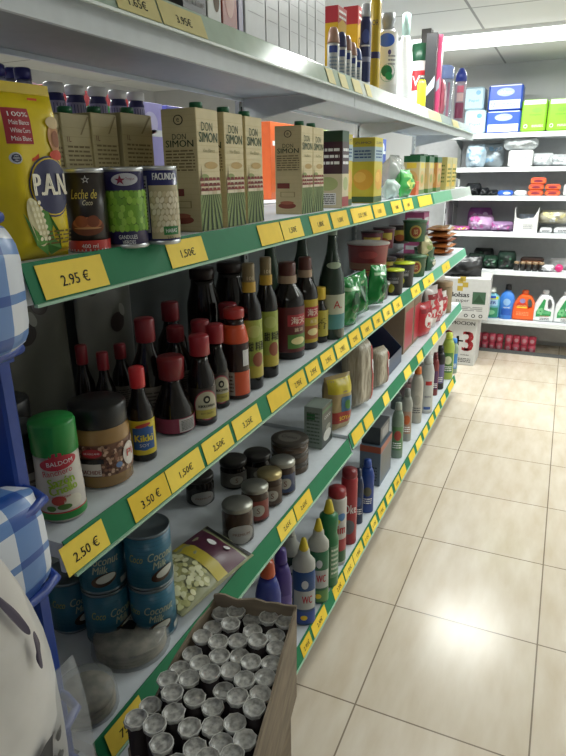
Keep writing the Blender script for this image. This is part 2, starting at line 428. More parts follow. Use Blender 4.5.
for z, n in zip(SB, bn):
    r = root('wall_shelf'); tag(r, n, 'shelf', 'shelves along the back wall')
    m = MB().box((-.945, YB, z - .036), (2.0, 5.84, z), K('d7dbdd', 'w')); m.build('shelf_board', r)
    for x in (-.93, .32, 1.57):
        MB().prism([(5.84, z - .037), (YB + .1, z - .037), (YB + .08, z - .05), (5.84, z - .12)], x + .02, x + .023, GREY, 'x').build('bracket', r)
roombox('trim_1', (-.95, YB + .1, 0), (2.0, YB + .11, .03), K('55585a'))

# ------------------------------------------------------------------ product builders
def facecam(x, y, extra=0): return math.atan2(-y, -x) + PI / 2 + extra      # turns local -Y towards the viewer
def can(loc, r, h, label_art, name='food_can', rz=None, sidem=K('b9bcbe', 'm'), base=K('222222', 'g')):
    t = root(name, loc, rz if rz is not None else facecam(loc[0], loc[1]))
    MB().lathe([(r * .93, 0), (r, .002), (r, .005), (r * .975, .006), (r * .975, h - .006), (r, h - .005), (r, h - .001), (r * .95, h), (r * .93, h - .003), (0, h - .003)], sidem, 32).build('can_body', t)
    m = MB(); m.lathe([(r * .985, .0065), (r * .985, h - .0065)], base, 32)
    mp = cylmap(r * .985); label_art(m, mp, r, h); m.build('label', t); return t
def carton(loc, w, d, h, base, art, name='drink_carton', rz=PI / 2, cap=None, flap=True, labelname='printed_panel'):
    t = root(name, loc, rz); bm = base
    m = MB().box((-w / 2, 0, 0), (w / 2, d, h), bm, .0012); art(m, w, d, h); m.build('carton_body', t)
    if cap: MB().lathe([(.0125, h), (.0125, h + .011), (.0115, h + .012), (0, h + .012)], cap, 18, c=(0, d * .3)).build('screw_cap', t)
    return t
def bottle(loc, prof, body, cap_prof=None, cap=None, art=None, name='sauce_bottle', rz=None, sx=1, sy=1, liquid=None, sticker=None, capname='cap', seg=24):
    t = root(name, loc, rz if rz is not None else facecam(loc[0], loc[1]))
    MB().lathe(prof, body, seg, sx, sy).build('bottle_body', t)
    if cap_prof: MB().lathe(cap_prof, cap, seg if len(cap_prof) > 2 else seg).build(capname, t)
    if art:
        m = MB(); art(m); m.build('label', t)
    return t
class Pillow:
    def __init__(s, w, h, t, seed=0, amp=.1, px=2.5, pz=3, crimp=True, lean=0, rnd=0):
        s.rnd = rnd
        s.w, s.h, s.t, s.seed, s.amp, s.px, s.pz, s.crimp, s.lean = w, h, t, seed, amp, px, pz, crimp, lean
        s.map = Map(lambda u, v, o: s.pt(u, v, -1, o), w / 14); s.map.both = True
    def pt(s, u, v, side, o=0):
        a = min(1, abs(2 * u / s.w)); b = min(1, abs(2 * v / s.h - 1))
        d = s.t / 2 * (1 - a ** s.px) * (1 - b ** s.pz)
        n = noise.noise(Vector((u * 22 / max(s.w, .05) * .15 + s.seed * 3.1, v * 14 / max(s.h, .05) * .2, s.seed * 7.7 + side)))
        n2 = noise.noise(Vector((u * 60 + s.seed, v * 60, s.seed + 5 * side)))
        e = (1 - a ** 4) * (1 - b ** 4)
        d += (n * s.amp * s.t + n2 * s.amp * s.t * .5) * e
        sag = 1 + .04 * n - s.rnd * b ** 3
        return (u * sag, side * (d + .0006) + s.lean * v - (o if side < 0 else 0), v + .0 * n)
    def mesh(s, mat, nx=18, nz=16, uvs=None):
        m = MB(); vs = []; uv = []
        for side in (-1, 1):
            for j in range(nz + 1):
                for i in range(nx + 1):
                    u = -s.w / 2 + s.w * i / nx; v = s.h * j / nz
                    if s.crimp and j in (0, nz): u += 0
                    vs.append(s.pt(u, v, side)); uv.append((u, v))
        n1 = (nx + 1) * (nz + 1); fs = []
        for j in range(nz):
            for i in range(nx):
                a = j * (nx + 1) + i; q = (a, a + 1, a + nx + 2, a + nx + 1)
                fs.append(q); fs.append(tuple(n1 + k for k in reversed(q)))
        for i in range(nx):
            fs.append((i, n1 + i, n1 + i + 1, i + 1)); b = nz * (nx + 1) + i; fs.append((b, b + 1, n1 + b + 1, n1 + b))
        for j in range(nz):
            a = j * (nx + 1); fs.append((a, a + nx + 1, n1 + a + nx + 1, n1 + a)); b = a + nx; fs.append((b, n1 + b, n1 + b + nx + 1, b + nx + 1))
        m.add(vs, fs, mat, True)
        if uvs: m.uv = [(a / uvs, b / uvs) for a, b in uv]
        return m
def bag(loc, w, h, t, mat, art=None, name='snack_bag', rz=None, seed=1, amp=.12, rot=(0, 0), uvs=None, crimpmat=None, artname='printed_label', **kw):
    r = root(name, loc, rz if rz is not None else facecam(loc[0], loc[1]))
    r.rotation_euler = (rot[0], rot[1], r.rotation_euler[2])
    p = Pillow(w, h, t, seed, amp, **kw)
    m = p.mesh(mat, uvs=uvs)
    if art: art(m, p.map, w, h)
    m.build('bag_body', r)
    if crimpmat:
        MB().add([p.pt(-w / 2, h * .99, -1, .0006), p.pt(w / 2, h * .99, -1, .0006), (w / 2, .0, h + .012), (-w / 2, .0, h + .012)], [(0, 1, 2, 3)], crimpmat).build('top_seal', r)
    return r
def tubjar(loc, r, h, body, lidm, lidh=.018, lidr=1.0, art=None, name='glass_jar', rz=None, shoulder=.9, neckh=None, seg=28):
    t = root(name, loc, rz if rz is not None else facecam(loc[0], loc[1]))
    hb = h - lidh
    MB().lathe([(r * .9, 0), (r, .004), (r, hb - .012), (r * shoulder, hb - .001), (r * shoulder, hb)], body, seg).build('jar_body', t)
    rl = r * lidr
    MB().lathe([(rl, hb + .0005), (rl * 1.01, hb + .003), (rl * 1.01, h - .003), (rl * .96, h), (0, h)], lidm, seg).build('lid', t)
    if art:
        m = MB(); art(m, cylmap(r * 1.004), r, hb); m.build('label', t)
    return t
def simplebox(loc, w, d, h, mat, label, cat, art=None, name='box', rz=PI / 2, group=None):
    t = carton(loc, w, d, h, mat, art or (lambda m, w, d, h: None), name=name, rz=rz)
    # box body part is named for a box
    for c in t.children: c.name = 'box_body' if c.name.startswith('carton_body') else c.name
    return tag(t, label, cat, group)
def boxfit(pL, pC, pR, z, pyC=None, X=None, top=None):
    """near corner column pC (row pyC on the shelf, or the row X); far end of the aisle face pR; rear of the side face pL"""
    if pyC is not None: q = onz(pC, pyC, z); X, Y = q.x, q.y
    else: Y = colY(pC, X, z)
    Y2 = colY(pR, X, z) if pR else None; X2 = colX(pL, Y, z) if pL else None
    return X, Y, X2, Y2, (hgt(X, Y, z, top) if top is not None else None)

# ================================================================== products on shelf A
zA = ZL['A'] + .0005; zB = ZL['B'] + .0005; zC = ZL['C'] + .0005; zC2 = zC + .012; zD = ZL['D'] + .0005; zT = ZL['T'] + .0005
CREAM = K('cfc196', 'w'); DKG = K('23472f'); BRN = K('6b3a2c'); RED = K('b5262c', 'g'); NAVY = K('262a66', 'g'); BLK = K('161616', 'g')
CAPG = K('1f6a45', 'g'); SILV = K('b9bcbe', 'm')

# --- corn flour packet
X0, Y0, _, Y1, hh = boxfit(None, 22, 69, zA, 269, top=None)
X0 = -.612
yc = (colY(22, X0, zA) + colY(70, X0, zA)) / 2 + .012; wP = .094
hP = hgt(X0, colY(70, X0, zA), zA, 97)
def art_pan(m, mp, w, h):
    R_ = lambda *a, **k: rect(m, mp, *a, **k)
    k = w / .1
    rect(m, mp, -.040 * k, h * .70, -.006 * k, h * .90, K('a3323c'), 3)
    poly(m, mp, [(-.012 * k, h * .60), (-.002 * k, h * .62), (.020 * k, h * .97), (.006 * k, h * .97)], K('d0502c'), 3)
    for i, s in enumerate(('100%', 'Maiz Blanco', 'White Corn', 'Mais Blanc')): text(m, mp, s, -.023 * k, h * (.865 - i * .045), h * .026, WHITE, 8, w=.026 * k)
    ell(m, mp, .028 * k, h * .74, .012 * k, h * .085, K('b98a60'), 4); ell(m, mp, .028 * k, h * .83, .013 * k, h * .035, K('c9b48a'), 6)
    ell(m, mp, .030 * k, h * .735, .008 * k, h * .05, K('8e5b3d'), 6); ell(m, mp, .027 * k, h * .64, .013 * k, h * .03, K('c64a34'), 6)
    ell(m, mp, -.033 * k, h * .62, .007 * k, h * .033, K('c8ccd2'), 3); text(m, mp, 'O', -.033 * k, h * .62, h * .05, K('3b3b55'), 5); lines(m, mp, -.038 * k, h * .605, -.028 * k, h * .635, 2, K('3b3b55'), 6)
    ell(m, mp, .012 * k, h * .45, .0345 * k, h * .185, K('20204e', 'g'), 3); ell(m, mp, .012 * k, h * .45, .0325 * k, h * .174, K('e9c91f', 'g'), 5)
    ell(m, mp, .012 * k, h * .45, .031 * k, h * .166, K('20204e', 'g'), 7)
    text(m, mp, 'P.A.N.', .012 * k, h * .465, h * .13, K('f2ecd8', 'g'), 11, w=.058 * k, bold=.0012)
    # maize cob with husk leaves
    poly(m, mp, [(-.03 * k, h * .36), (-.014 * k, h * .12), (.012 * k, h * .02), (.022 * k, h * .06), (.014 * k, h * .18), (.0 * k, h * .3)], K('4f8a3a'), 8)
    ell(m, mp, -.018 * k, h * .24, .011 * k, h * .155, K('e4ddb0'), 10, rot=.25)
    for i in range(7):
        for j in range(3): ell(m, mp, (-.026 + j * .006 + i * .0018) * k, h * (.36 - i * .037), .0024 * k, h * .013, K('f1ebc8', 'g'), 13, n=6)
    poly(m, mp, [(-.036 * k, h * .30), (-.022 * k, h * .10), (.008 * k, h * .015), (-.006 * k, h * .12), (-.024 * k, h * .2)], K('67a04a'), 12)
    lines(m, mp, -.008 * k, h * .09, .046 * k, h * .19, 4, K('6b5a20'), 8)
    rect(m, mp, .014 * k, h * .035, .044 * k, h * .06, K('b58f18'), 4)
t = bag((X0 - .028, yc + .002, zA), wP + .004, hP + .004, .055, K('dcc414', 'g'), art_pan, 'flour_packet', rz=PI / 2 - .12, seed=3, amp=.05, px=6, pz=8, crimpmat=K('cdb414', 'g'))
tag(t, 'yellow corn flour packet with dark blue oval, at the near end of the can shelf', 'flour')

# --- cans
def art_leche(m, mp, r, h):
    a = r * 1.0
    rect(m, mp, -r * 3.1, h * .02, r * 3.1, h * .15, K('b9332b', 'g'), 1); text(m, mp, '400 ml', 0, h * .085, h * .05, WHITE, 3, w=a * .75)
    text(m, mp, 'Leche de', 0, h * .70, h * .11, K('d8c45a'), 3, w=a * 1.15, shear=.2); text(m, mp, 'Coco', a * .1, h * .60, h * .06, K('d8d0b0'), 3, w=a * .45, shear=.2)
    text(m, mp, '☆', a * .1, h * .87, h * .09, K('c8c8c8'), 3)
    ell(m, mp, 0, h * .32, a * .78, h * .11, K('6e3a22'), 3); ell(m, mp, 0, h * .36, a * .66, h * .07, K('a8623c'), 5)
    ell(m, mp, -a * .25, h * .38, a * .28, h * .07, K('8a4a2c'), 7); ell(m, mp, a * .25, h * .38, a * .28, h * .07, K('7a4026'), 7)
    ell(m, mp, 0, h * .30, a * .6, h * .012, K('b98a5a'), 7)
def art_peas(m, mp, r, h):
    a = r
    rect(m, mp, -r * 3.1, h * .22, r * 3.1, h * .72, K('55742a', 'g'), 1)
    rd = random.Random(4)
    for j in range(6):
        for i in range(-6, 7):
            ell(m, mp, (i + (j % 2) * .5) * a * .22, h * (.265 + j * .082) + rd.uniform(-.01, .01) * h, a * .125, h * .048, K(['86b53c', '6f9f30', '98c24c'][rd.randrange(3)], 'g'), 3 + (i + j) % 2, n=8)
    ell(m, mp, a * .1, h * .85, a * .62, h * .075, K('b9bac2', 'g'), 3, rot=.05); text(m, mp, '★', -a * .12, h * .85, h * .12, K('7c1d3c'), 6)
    text(m, mp, 'Tropical', a * .32, h * .855, h * .04, K('7c1d3c'), 6, w=a * .4)
    text(m, mp, 'GANDULES', a * .02, h * .15, h * .05, WHITE, 3, w=a * .85); text(m, mp, 'VERDES', a * .05, h * .085, h * .05, WHITE, 3, w=a * .6)
def art_facundo(m, mp, r, h):
    a = r
    rect(m, mp, -a * 1.25, h * .16, -a * .62, h * .88, K('c8cbd0', 'w'), 1); lines(m, mp, -a * 1.2, h * .2, -a * .68, h * .84, 15, INK, 3)
    rect(m, mp, -a * .55, h * .08, a * 1.7, h * .76, K('b7ab86', 'g'), 1)
    poly(m, mp, [(-a * .55, h * .74), (a * .3, h * .70), (a * 1.2, h * .76), (a * 1.2, h * .99), (-a * .55, h * .99)], NAVY, 2) if False else None
    rd = random.Random(9)
    for j in range(7):
        for i in range(9):
            ell(m, mp, -a * .42 + i * a * .22 + (j % 2) * a * .1, h * (.2 + j * .075), a * .1, h * .04, K(['d9cfb0', 'cbbd98', 'e3dac0'][rd.randrange(3)], 'g'), 3 + (i + j) % 2, n=8, rot=rd.uniform(-.6, .6))
    text(m, mp, 'FACUNDO', a * .35, h * .87, h * .085, WHITE, 4, w=a * 1.25, bold=.0003)
    rect(m, mp, a * .1, h * .13, a * .95, h * .24, K('2f7a3c', 'g'), 6); text(m, mp, 'HABAS', a * .5, h * .185, h * .05, WHITE, 8, w=a * .6)
    text(m, mp, '250 g', a * .5, h * .085, h * .045, INK, 6, w=a * .5)
g = 'food cans on the top can shelf'
x, y, r, h = fit(91, 253, zA, 42, 168)
tag(can((x, y, zA), r, h, art_leche, base=K('221a18', 'g')), 'dark brown can with red base band reading Leche de Coco', 'can', g)
x, y, r, h = fit(129, 249, zA, 42, 167)
tag(can((x, y, zA), r, h, art_peas, base=K('2e2a58', 'g')), 'purple can of green pigeon peas between two other cans', 'can', g)
x, y, r, h = fit(163, 245, zA, 37, 166)
tag(can((x, y, zA), r, h, art_facundo, base=NAVY), 'navy can with pale beans and a white side panel, third can from the left', 'can', g)
x2, y2 = x - .055, y + .055
def art_green(m, mp, r, h): rect(m, mp, -r * 1.5, h * .2, r * 1.5, h * .8, K('5c7c38', 'g'), 1); ell(m, mp, 0, h * .5, r * .6, h * .2, K('8fa860', 'g'), 3)
tag(can((x2 + .02, y2 + .004, zA), r * .9, h * .97, art_green, base=K('2a2e48', 'g')), 'can with a green label mostly hidden behind the navy bean can', 'can', g)

# --- drink cartons (vineyard picture)
def art_vine(m, w, d, h):
    f = facemap((-w / 2, 0), (w / 2, d), 'front'); l = facemap((-w / 2, 0), (w / 2, d), 'left')
    text(m, f, 'DON', -w * .04, h * .86, h * .07, DKG, 2, w=w * .5); text(m, f, 'SIMON', 0, h * .775, h * .08, DKG, 2, w=w * .84, bold=.0003)
    text(m, f, 'Vino Blanco', 0, h * .67, h * .03, K('6f6a3a'), 2, w=w * .55, shear=.2)
    for i in range(9): rect(m, f, -w * .49, h * (.5 + i * .052), w * .49, h * (.5 + i * .052) + .0004, K('b8a878'), 1)
    ell(m, f, w * .08, h * .55, w * .3, h * .03, K('b79a62'), 2); ell(m, f, -w * .25, h * .45, w * .2, h * .03, K('8f9a60'), 2)
    rect(m, f, -w * .49, h * .31, w * .49, h * .41, K('b9a183'), 2)
    poly(m, f, [(-w * .42, h * .42), (-w * .36, h * .42), (-w * .39, h * .56)], K('6f5a3c'), 3)
    rd = random.Random(5)
    for j, vv in enumerate((.42, .375, .335)):
        for i in range(5):
            u = -w * .4 + i * w * .19 + rd.uniform(-.02, .02) * w
            rect(m, f, u - w * .085, h * (vv - .025), u + w * .085, h * (vv + .005), K(['d8cdb4', 'c8b898'][rd.randrange(2)]), 3 + j)
            poly(m, f, [(u - w * .1, h * (vv + .004)), (u + w * .1, h * (vv + .004)), (u + w * .06, h * (vv + .03)), (u - w * .06, h * (vv + .03))], K(['743028', '8a3c30'][rd.randrange(2)]), 4 + j)
    rect(m, f, -w * .5, 0.001, w * .5, h * .31, K('8a9a62'), 2)
    for i in range(9):
        a, b = -w * .36 + i * w * .09, -w * .95 + i * w * .235
        def cl(x): return max(-w * .5, min(w * .5, x))
        # each vine row runs from the horizon down to the base, cut at the face edge
        t1 = 1.0
        if abs(b) > w * .5: t1 = (w * .5 - abs(a)) / (abs(b) - abs(a))
        bx = a + (b - a) * t1; vy = h * .30 * (1 - t1) + .001
        poly(m, f, [(cl(a - w * .012), h * .305), (cl(a + w * .012), h * .305), (cl(bx + w * .045 * t1), vy), (cl(bx - w * .045 * t1), vy)], K('243a22'), 4)
    for i in range(1, 22): rect(m, l, -d * .49, h * i * .045, d * .49, h * i * .045 + .0003, K('b9aa7c'), 1)
    for s in (-1, 0, 1): pass
    ell(m, l, 0, h * .91, d * .14, h * .04, K('3a3326'), 2); ell(m, l, 0, h * .91, d * .11, h * .032, CREAM, 3); text(m, l, 'e', 0, h * .91, h * .03, INK, 4)
    text(m, l, 'DON', 0, h * .78, h * .045, K('32402c'), 2, w=d * .4); text(m, l, 'SIMON', 0, h * .725, h * .055, K('32402c'), 2, w=d * .8, bold=.0003)
    lines(m, l, -d * .42, h * .50, d * .42, h * .68, 7, K('7a6a4a'), 2)
    rect(m, l, -d * .42, h * .30, d * .05, h * .36, K('7a3b34'), 2); rect(m, l, -d * .3, h * .2, d * .25, h * .26, K('9a8a60'), 2); rect(m, l, -d * .27, h * .205, d * .22, h * .255, CREAM, 3)
    ell(m, l, -d * .05, h * .1, d * .34, h * .035, K('8f4a3c'), 2); ell(m, l, -d * .05, h * .135, d * .26, h * .02, K('b06a52'), 3)
gv = 'white wine cartons with a vineyard picture'
Xc = -.626
w1 = .072
specs = []
yA = colY(202, Xc, zA)
lab = ['first from the left of the nearest three', 'middle one of the nearest three', 'last of the nearest three, beside a gap']
ys = [yA, colY(228.5, Xc, zA) - .002, colY(249, Xc - .004, zA)]
hs = hgt(Xc, yA, zA, 107)
proto = None
for i, (yy, pR) in enumerate(zip(ys, (228, 249, 273))):
    ww = min(.078, colY(pR, Xc, zA) - yy - .001)
    if i == 0: W0 = ww
    t = carton((Xc - .006 * (i == 2), yy + W0 / 2, zA), W0, .075, hs, CREAM, art_vine, cap=CAPG) if proto is None else dup(proto, (Xc - .006 * (i == 2), yy + W0 / 2, zA))
    proto = t
    tag(t, 'wine carton showing red-roofed village and vine rows, ' + lab[i], 'carton', gv)
yD = colY(304.5, Xc, zA)
for i, yy in enumerate((yD, yD + W0 + .003)):
    t = dup(proto, (Xc - .008, yy + W0 / 2, zA)); tag(t, ['wine carton with wide pale side panel facing, just past the gap', 'wine carton with village picture, between its twin and a dark carton'][i], 'carton', gv)
# second rows, side panels facing the viewer
for i, (a, b) in enumerate(((52, 72), (73, 99), (101, 127), (129, 161))):
    X2 = -.775 + i * .004; yy = colY(a + 2, X2, zA); wdt = min((.07, .07, .07, .095)[i], colY(b, X2, zA + .1) - yy)
    hh = hgt(X2, yy, zA, 112)
    def art_side(m, w, d, h):
        f = facemap((-w / 2, 0), (w / 2, d), 'front')
        for k in range(1, 8): rect(m, f, -w * .49, h * (.4 + k * .07), w * .49, h * (.4 + k * .07) + .0004, K('9a8c62'), 1)
        poly(m, f, [(w * .1, h * .84), (w * .15, h * .84), (w * .46, h * .985), (w * .40, h * .985)], K('8a7c56'), 2)
        text(m, f, '1L', -w * .3, h * .8, h * .04, BRN, 2); lines(m, f, -w * .38, h * .45, w * .42, h * .76, 9, K('7a6c4a'), 2)
    t = carton((X2, yy + wdt / 2, zA), wdt - .001, .07, hh, K('b5a87e', 'w'), art_side, cap=CAPG)
    tag(t, 'beige drink carton turned to its plain side, ' + ['behind the edge of the yellow flour packet', 'behind the brown coconut milk can', 'behind the purple can of peas', 'behind the navy bean can'][i], 'carton', 'beige cartons behind the cans')
# back-row bottles with white caps
LID = K('eeeef2', 'g')
for i, px in enumerate((53, 74, 96.5, 117, 135)):
    X2, yy, r0, top = fitrow(px, -.925, zA, 20, (82, 85, 87, 90, 92)[i]); yy = colY(px, X2, zA + top)
    def art_w(m, h=top): 
        mp = cylmap(.0185); rect(m, mp, -.03, h - .075, .03, h - .032, K('a9a6c8', 'w'), 1)
        for k in range(9): rect(m, mp, -.028 + k * .006, h - .072, -.0265 + k * .006, h - .036, K('5a5884'), 2)
    t = bottle((X2, yy, zA), [(.018, 0), (.0183, .004), (.0183, top - .028), (.0165, top - .024), (.0165, top - .018)], K('3c3a6e', 'g'),
               [(.0155, top - .018), (.0175, top - .0175), (.0175, top - .0155), (.0195, top - .015), (.0195, top - .002), (.018, top), (0, top)], LID, art_w, 'plastic_bottle')
    tag(t, 'bottle with white screw cap and striped lilac label, ' + ['leftmost of the row above the cartons', 'second in the row above the cartons', 'middle of the row above the cartons', 'fourth in the row above the cartons', 'last of the row above the cartons'][i], 'bottle', 'white-capped bottles behind the cartons')
CLR = K('aab4cc', 't')
for i, (px, X2, tp) in enumerate(((2, -.845, 64), (17, -.93, 68), (28, -.845, 68))):
    _a, yy, _b, top = fitrow(px, X2, zA, 20, tp); yy = max(.57, yy)
    t = bottle((X2, yy, zA), [(.021, 0), (.022, .006), (.022, top - .075), (.021, top - .06), (.014, top - .026), (.012, top - .018)], K('8d96b4', 'c'),
               [(.0135, top - .018), (.0135, top - .002), (.012, top), (0, top)], K('2c2c7c', 'g'), None, 'water_bottle')
    tag(t, 'clear water bottle with dark blue cap, ' + ['at the left edge above the flour packet', 'partly hidden between its two twins', 'just left of the white-capped bottles'][i], 'bottle', 'water bottles behind the flour packet')

# --- further cartons along shelf A
def art_soup(m, w, d, h):
    f = facemap((-w / 2, 0), (w / 2, d), 'front'); l = facemap((-w / 2, 0), (w / 2, d), 'left')
    for mp, ww in ((f, w), (l, d)):
        rect(m, mp, -ww / 2, h * .45, ww / 2, h * .86, K('3a1f2e', 'g'), 1); rect(m, mp, -ww / 2, 0.001, ww / 2, h * .45, K('cfc6a6', 'g'), 1)
        lines(m, mp, -ww * .4, h * .55, ww * .4, h * .8, 3, WHITE, 2); ell(m, mp, 0, h * .32, ww * .36, h * .09, K('a9b47c', 'g'), 2)
    rect(m, l, -d * .3, h * .04, d * .3, h * .2, WHITE, 3); lines(m, l, -d * .26, h * .05, d * .26, h * .19, 6, INK, 4); rect(m, f, -w / 2, h * .02, w / 2, h * .15, K('a04040', 'g'), 3)
yy = colY(347, Xc, zA); t = carton((Xc, yy + .006, zA), .06, .09, hgt(Xc, yy, zA, 131), K('21412c', 'g'), art_soup)
yy0 = colY(341, Xc, zA); t.location = (Xc, yy0 + .035, zA)
tag(t, 'dark green and purple drink carton with a pale lower half', 'carton')
def art_yel(m, w, d, h):
    f = facemap((-w / 2, 0), (w / 2, d), 'front'); l = facemap((-w / 2, 0), (w / 2, d), 'left')
    for mp, ww in ((f, w), (l, d)):
        rect(m, mp, -ww / 2, h * .64, ww / 2, h * .86, K('9db3bb', 'g'), 1); text(m, mp, 'ZUMO', 0, h * .92, h * .035, NAVY, 2, w=ww * .7)
        ell(m, mp, ww * .05, h * .36, ww * .42, h * .16, K('d8a23c', 'g'), 2); ell(m, mp, -ww * .1, h * .4, ww * .26, h * .08, K('e6b957', 'g'), 3)
        rect(m, mp, -ww / 2, h * .01, ww / 2, h * .1, K('3c5a32', 'g'), 2); lines(m, mp, -ww * .35, h * .68, ww * .35, h * .82, 3, K('2c4a7a'), 2)
gj = 'fruit drink cartons'
yy = colY(353, Xc, zA); t = carton((Xc - .015, yy + .0, zA), .06, .06, hgt(Xc, yy, zA, 134), K('c8b62c', 'g'), art_yel); tag(t, 'narrow view of a yellow fruit carton behind the dark green one', 'carton', gj)
yy = colY(371.5, Xc, zA); t = carton((Xc + .006, yy + .05, zA), .1, .085, hgt(Xc, yy, zA, 137), K('c3b43a', 'g'), art_yel); tag(t, 'yellow and blue melon drink carton, last tall carton on the shelf', 'carton', gj)
# small packs further on
def art_pk(cs):
    def a(m, mp, w, h):
        ell(m, mp, 0, h * .5, w * .3, h * .22, K(cs[0], 'g'), 4); rect(m, mp, -w * .4, h * .72, w * .4, h * .84, K(cs[1], 'g'), 4)
        if len(cs) > 2: text(m, mp, cs[2], 0, h * .5, h * .12, WHITE, 9, w=w * .45)
    return a
def plainbag(px, X, z, w, h, t_, colr, cs, label, kind='g', name='snack_bag', seed=1, rz=PI / 2, group=None, rot=(0, 0), dz=0, amp=.22, cat='bag', seal=None, **kw):
    yy = colY(px, X, z)
    b = bag((X, yy, z + dz), w, h, t_, K(colr, kind), art_pk(cs) if cs else None, name, rz=rz, seed=seed, amp=amp, rot=rot, crimpmat=K(seal, 'g') if seal else None, **kw)
    return tag(b, label, cat, group)
plainbag(393, -.70, zA, .16, .17, .09, 'b9bcb8', None, 'crumpled clear plastic bag beside the melon drink carton', 'c', 'plastic_bag', seed=5)
plainbag(390, -.645, zA, .12, .075, .06, 'a9bdb8', None, 'small shiny pale green wrapped packet at the shelf edge', 'g', 'wrapped_packet', seed=8, cat='packet')
plainbag(404, -.64, zA, .17, .11, .06, '2f9a45', ('c8d870', '6fc060'), 'bright green shiny sweet bag lying on the can shelf', seed=11)
plainbag(412, -.72, zA, .2, .15, .05, 'c9a12c', ('c04a28', '4a8a3a'), 'orange and yellow packet leaning behind the green sweet bag', seed=12, cat='packet')
simplebox((-.632, colY(417, -.632, zA), zA), .06, .05, .06, K('c9663a', 'g'), 'small orange box at the shelf edge before the soup packets', 'box')
def art_soupbox(m, w, d, h):
    f = facemap((-w / 2, 0), (w / 2, d), 'front'); l = facemap((-w / 2, 0), (w / 2, d), 'left')
    for mp, ww in ((f, w), (l, d)):
        rect(m, mp, -ww / 2, h * .84, ww / 2, h, K('1d5c38', 'g'), 1); rect(m, mp, -ww * .3, h * .68, ww * .3, h * .82, K('d6c242', 'g'), 1)
        ell(m, mp, 0, h * .4, ww * .4, h * .22, K('c7a868', 'g'), 1); ell(m, mp, 0, h * .4, ww * .22, h * .12, K('8a9a4a', 'g'), 2)
        rect(m, mp, -ww / 2, .001, ww / 2, h * .12, K('4f7a40', 'g'), 1)
for i, (px, X2, c) in enumerate(((421, -.635, 'c3b98a'), (430, -.635, 'b9a878'), (438, -.635, 'c28a4c'), (424, -.74, '8a8a5a'), (434, -.74, '7a8a58'))):
    yy = colY(px, X2, zA); simplebox((X2, yy, zA), .115 if i < 3 else .11, .075, .17 if i < 3 else .19, K(c, 'g'), 'soup box with green top edge, ' + ['first of the front row after the small orange box', 'second in the front row', 'orange-tinted one at the end of the front row', 'left one of the rear pair', 'right one of the rear pair'][i], 'box', art_soupbox, 'soup_box', group='soup boxes on the can shelf') if yy < 4.1 else None
for i, px in enumerate((448, 456)):
    yy = colY(px, -.64, zA) if i == 0 else colY(448, -.64, zA) + .17
    def art_y(m, w, d, h):
        f = facemap((-w / 2, 0), (w / 2, d), 'front'); l = facemap((-w / 2, 0), (w / 2, d), 'left')
        rect(m, l, -d * .4, h * .1, -d * .1, h * .9, K('d9b82c', 'g'), 1); rect(m, f, -w * .4, h * .1, w * .1, h * .8, K('d9b82c', 'g'), 1); lines(m, l, -d * .05, h * .2, d * .4, h * .8, 5, K('6a7a3a'), 1)
        lines(m, f, -w * .35, h * .2, w * .4, h * .7, 4, K('6a7a3a'), 2)
    simplebox((-.64, yy, zA), .16, .12, .175, K('b9b06a', 'g'), ['yellow and olive tea box, nearer of the last two on the can shelf', 'yellow and olive tea box at the far end of the can shelf'][i], 'box', art_y, 'tea_box', group='tea boxes')
simplebox((-.66, 4.22, zA), .06, .06, .05, K('9a9c98'), 'small grey cardboard box at the far corner of the can shelf', 'box')

# --- far side of the gondola, seen over the cartons
r_ = root('gondola_shelf'); tag(r_, 'shelf on the far side of the long shelving, glimpsed over the cartons', 'shelf')
MB().box((-1.40, .55, 1.42), (-1.0, 4.27, 1.4445), SHELFW).build('shelf_board', r_)
for i, (y0, y1, x, h, c, lb) in enumerate(((.95, 1.12, -1.10, .30, 'e0b0c8', 'pink wrapped packet seen behind the white-capped bottles'), (1.13, 1.45, -1.10, .30, 'c8323c', 'red box with green leaf seen above the wine cartons'),
                                     (1.46, 1.62, -1.12, .30, 'aaa4e0', 'lilac box seen above the wine cartons'), (1.64, 1.95, -1.12, .30, '5c60b4', 'blue and lilac box seen above the wine cartons'),
                                     (2.35, 2.75, -1.12, .30, 'd0602c', 'orange and yellow bag seen above the wine carton past the gap'), (2.8, 3.1, -1.12, .30, 'a8c06c', 'pale green packet seen above the dark green carton'),
                                     (3.5, 3.8, -1.12, .30, 'b8b0cc', 'pale lilac packet seen beyond the melon carton'), (3.88, 4.1, -1.12, .30, '2c4ca8', 'blue and white box seen above the soup boxes'))):
    def art_f(m, w, d, h, i=i):
        l = facemap((-w / 2, 0), (w / 2, d), 'front')
        ell(m, l, w * .1, h * .82, w * .22, h * .1, K(['e8d0dc', '3f9a48', 'c8c4e8', 'e0e0f0', 'e8c030', 'e8ecd0', 'e8e4f0', 'e8ecf4'][i], 'g'), 1)
        rect(m, l, -w * .45, h * .70, w * .45, h * .76, WHITE, 1)
    simplebox((x, (y0 + y1) / 2, 1.445), y1 - y0 - .005, .2, h, K(c, 'g'), lb, 'box', art_f, 'grocery_box')

# ================================================================== shelf B
g = 'bottles on the sauce shelf'
DARK = K('120c0a', 's'); DGL = K('181010', 's')
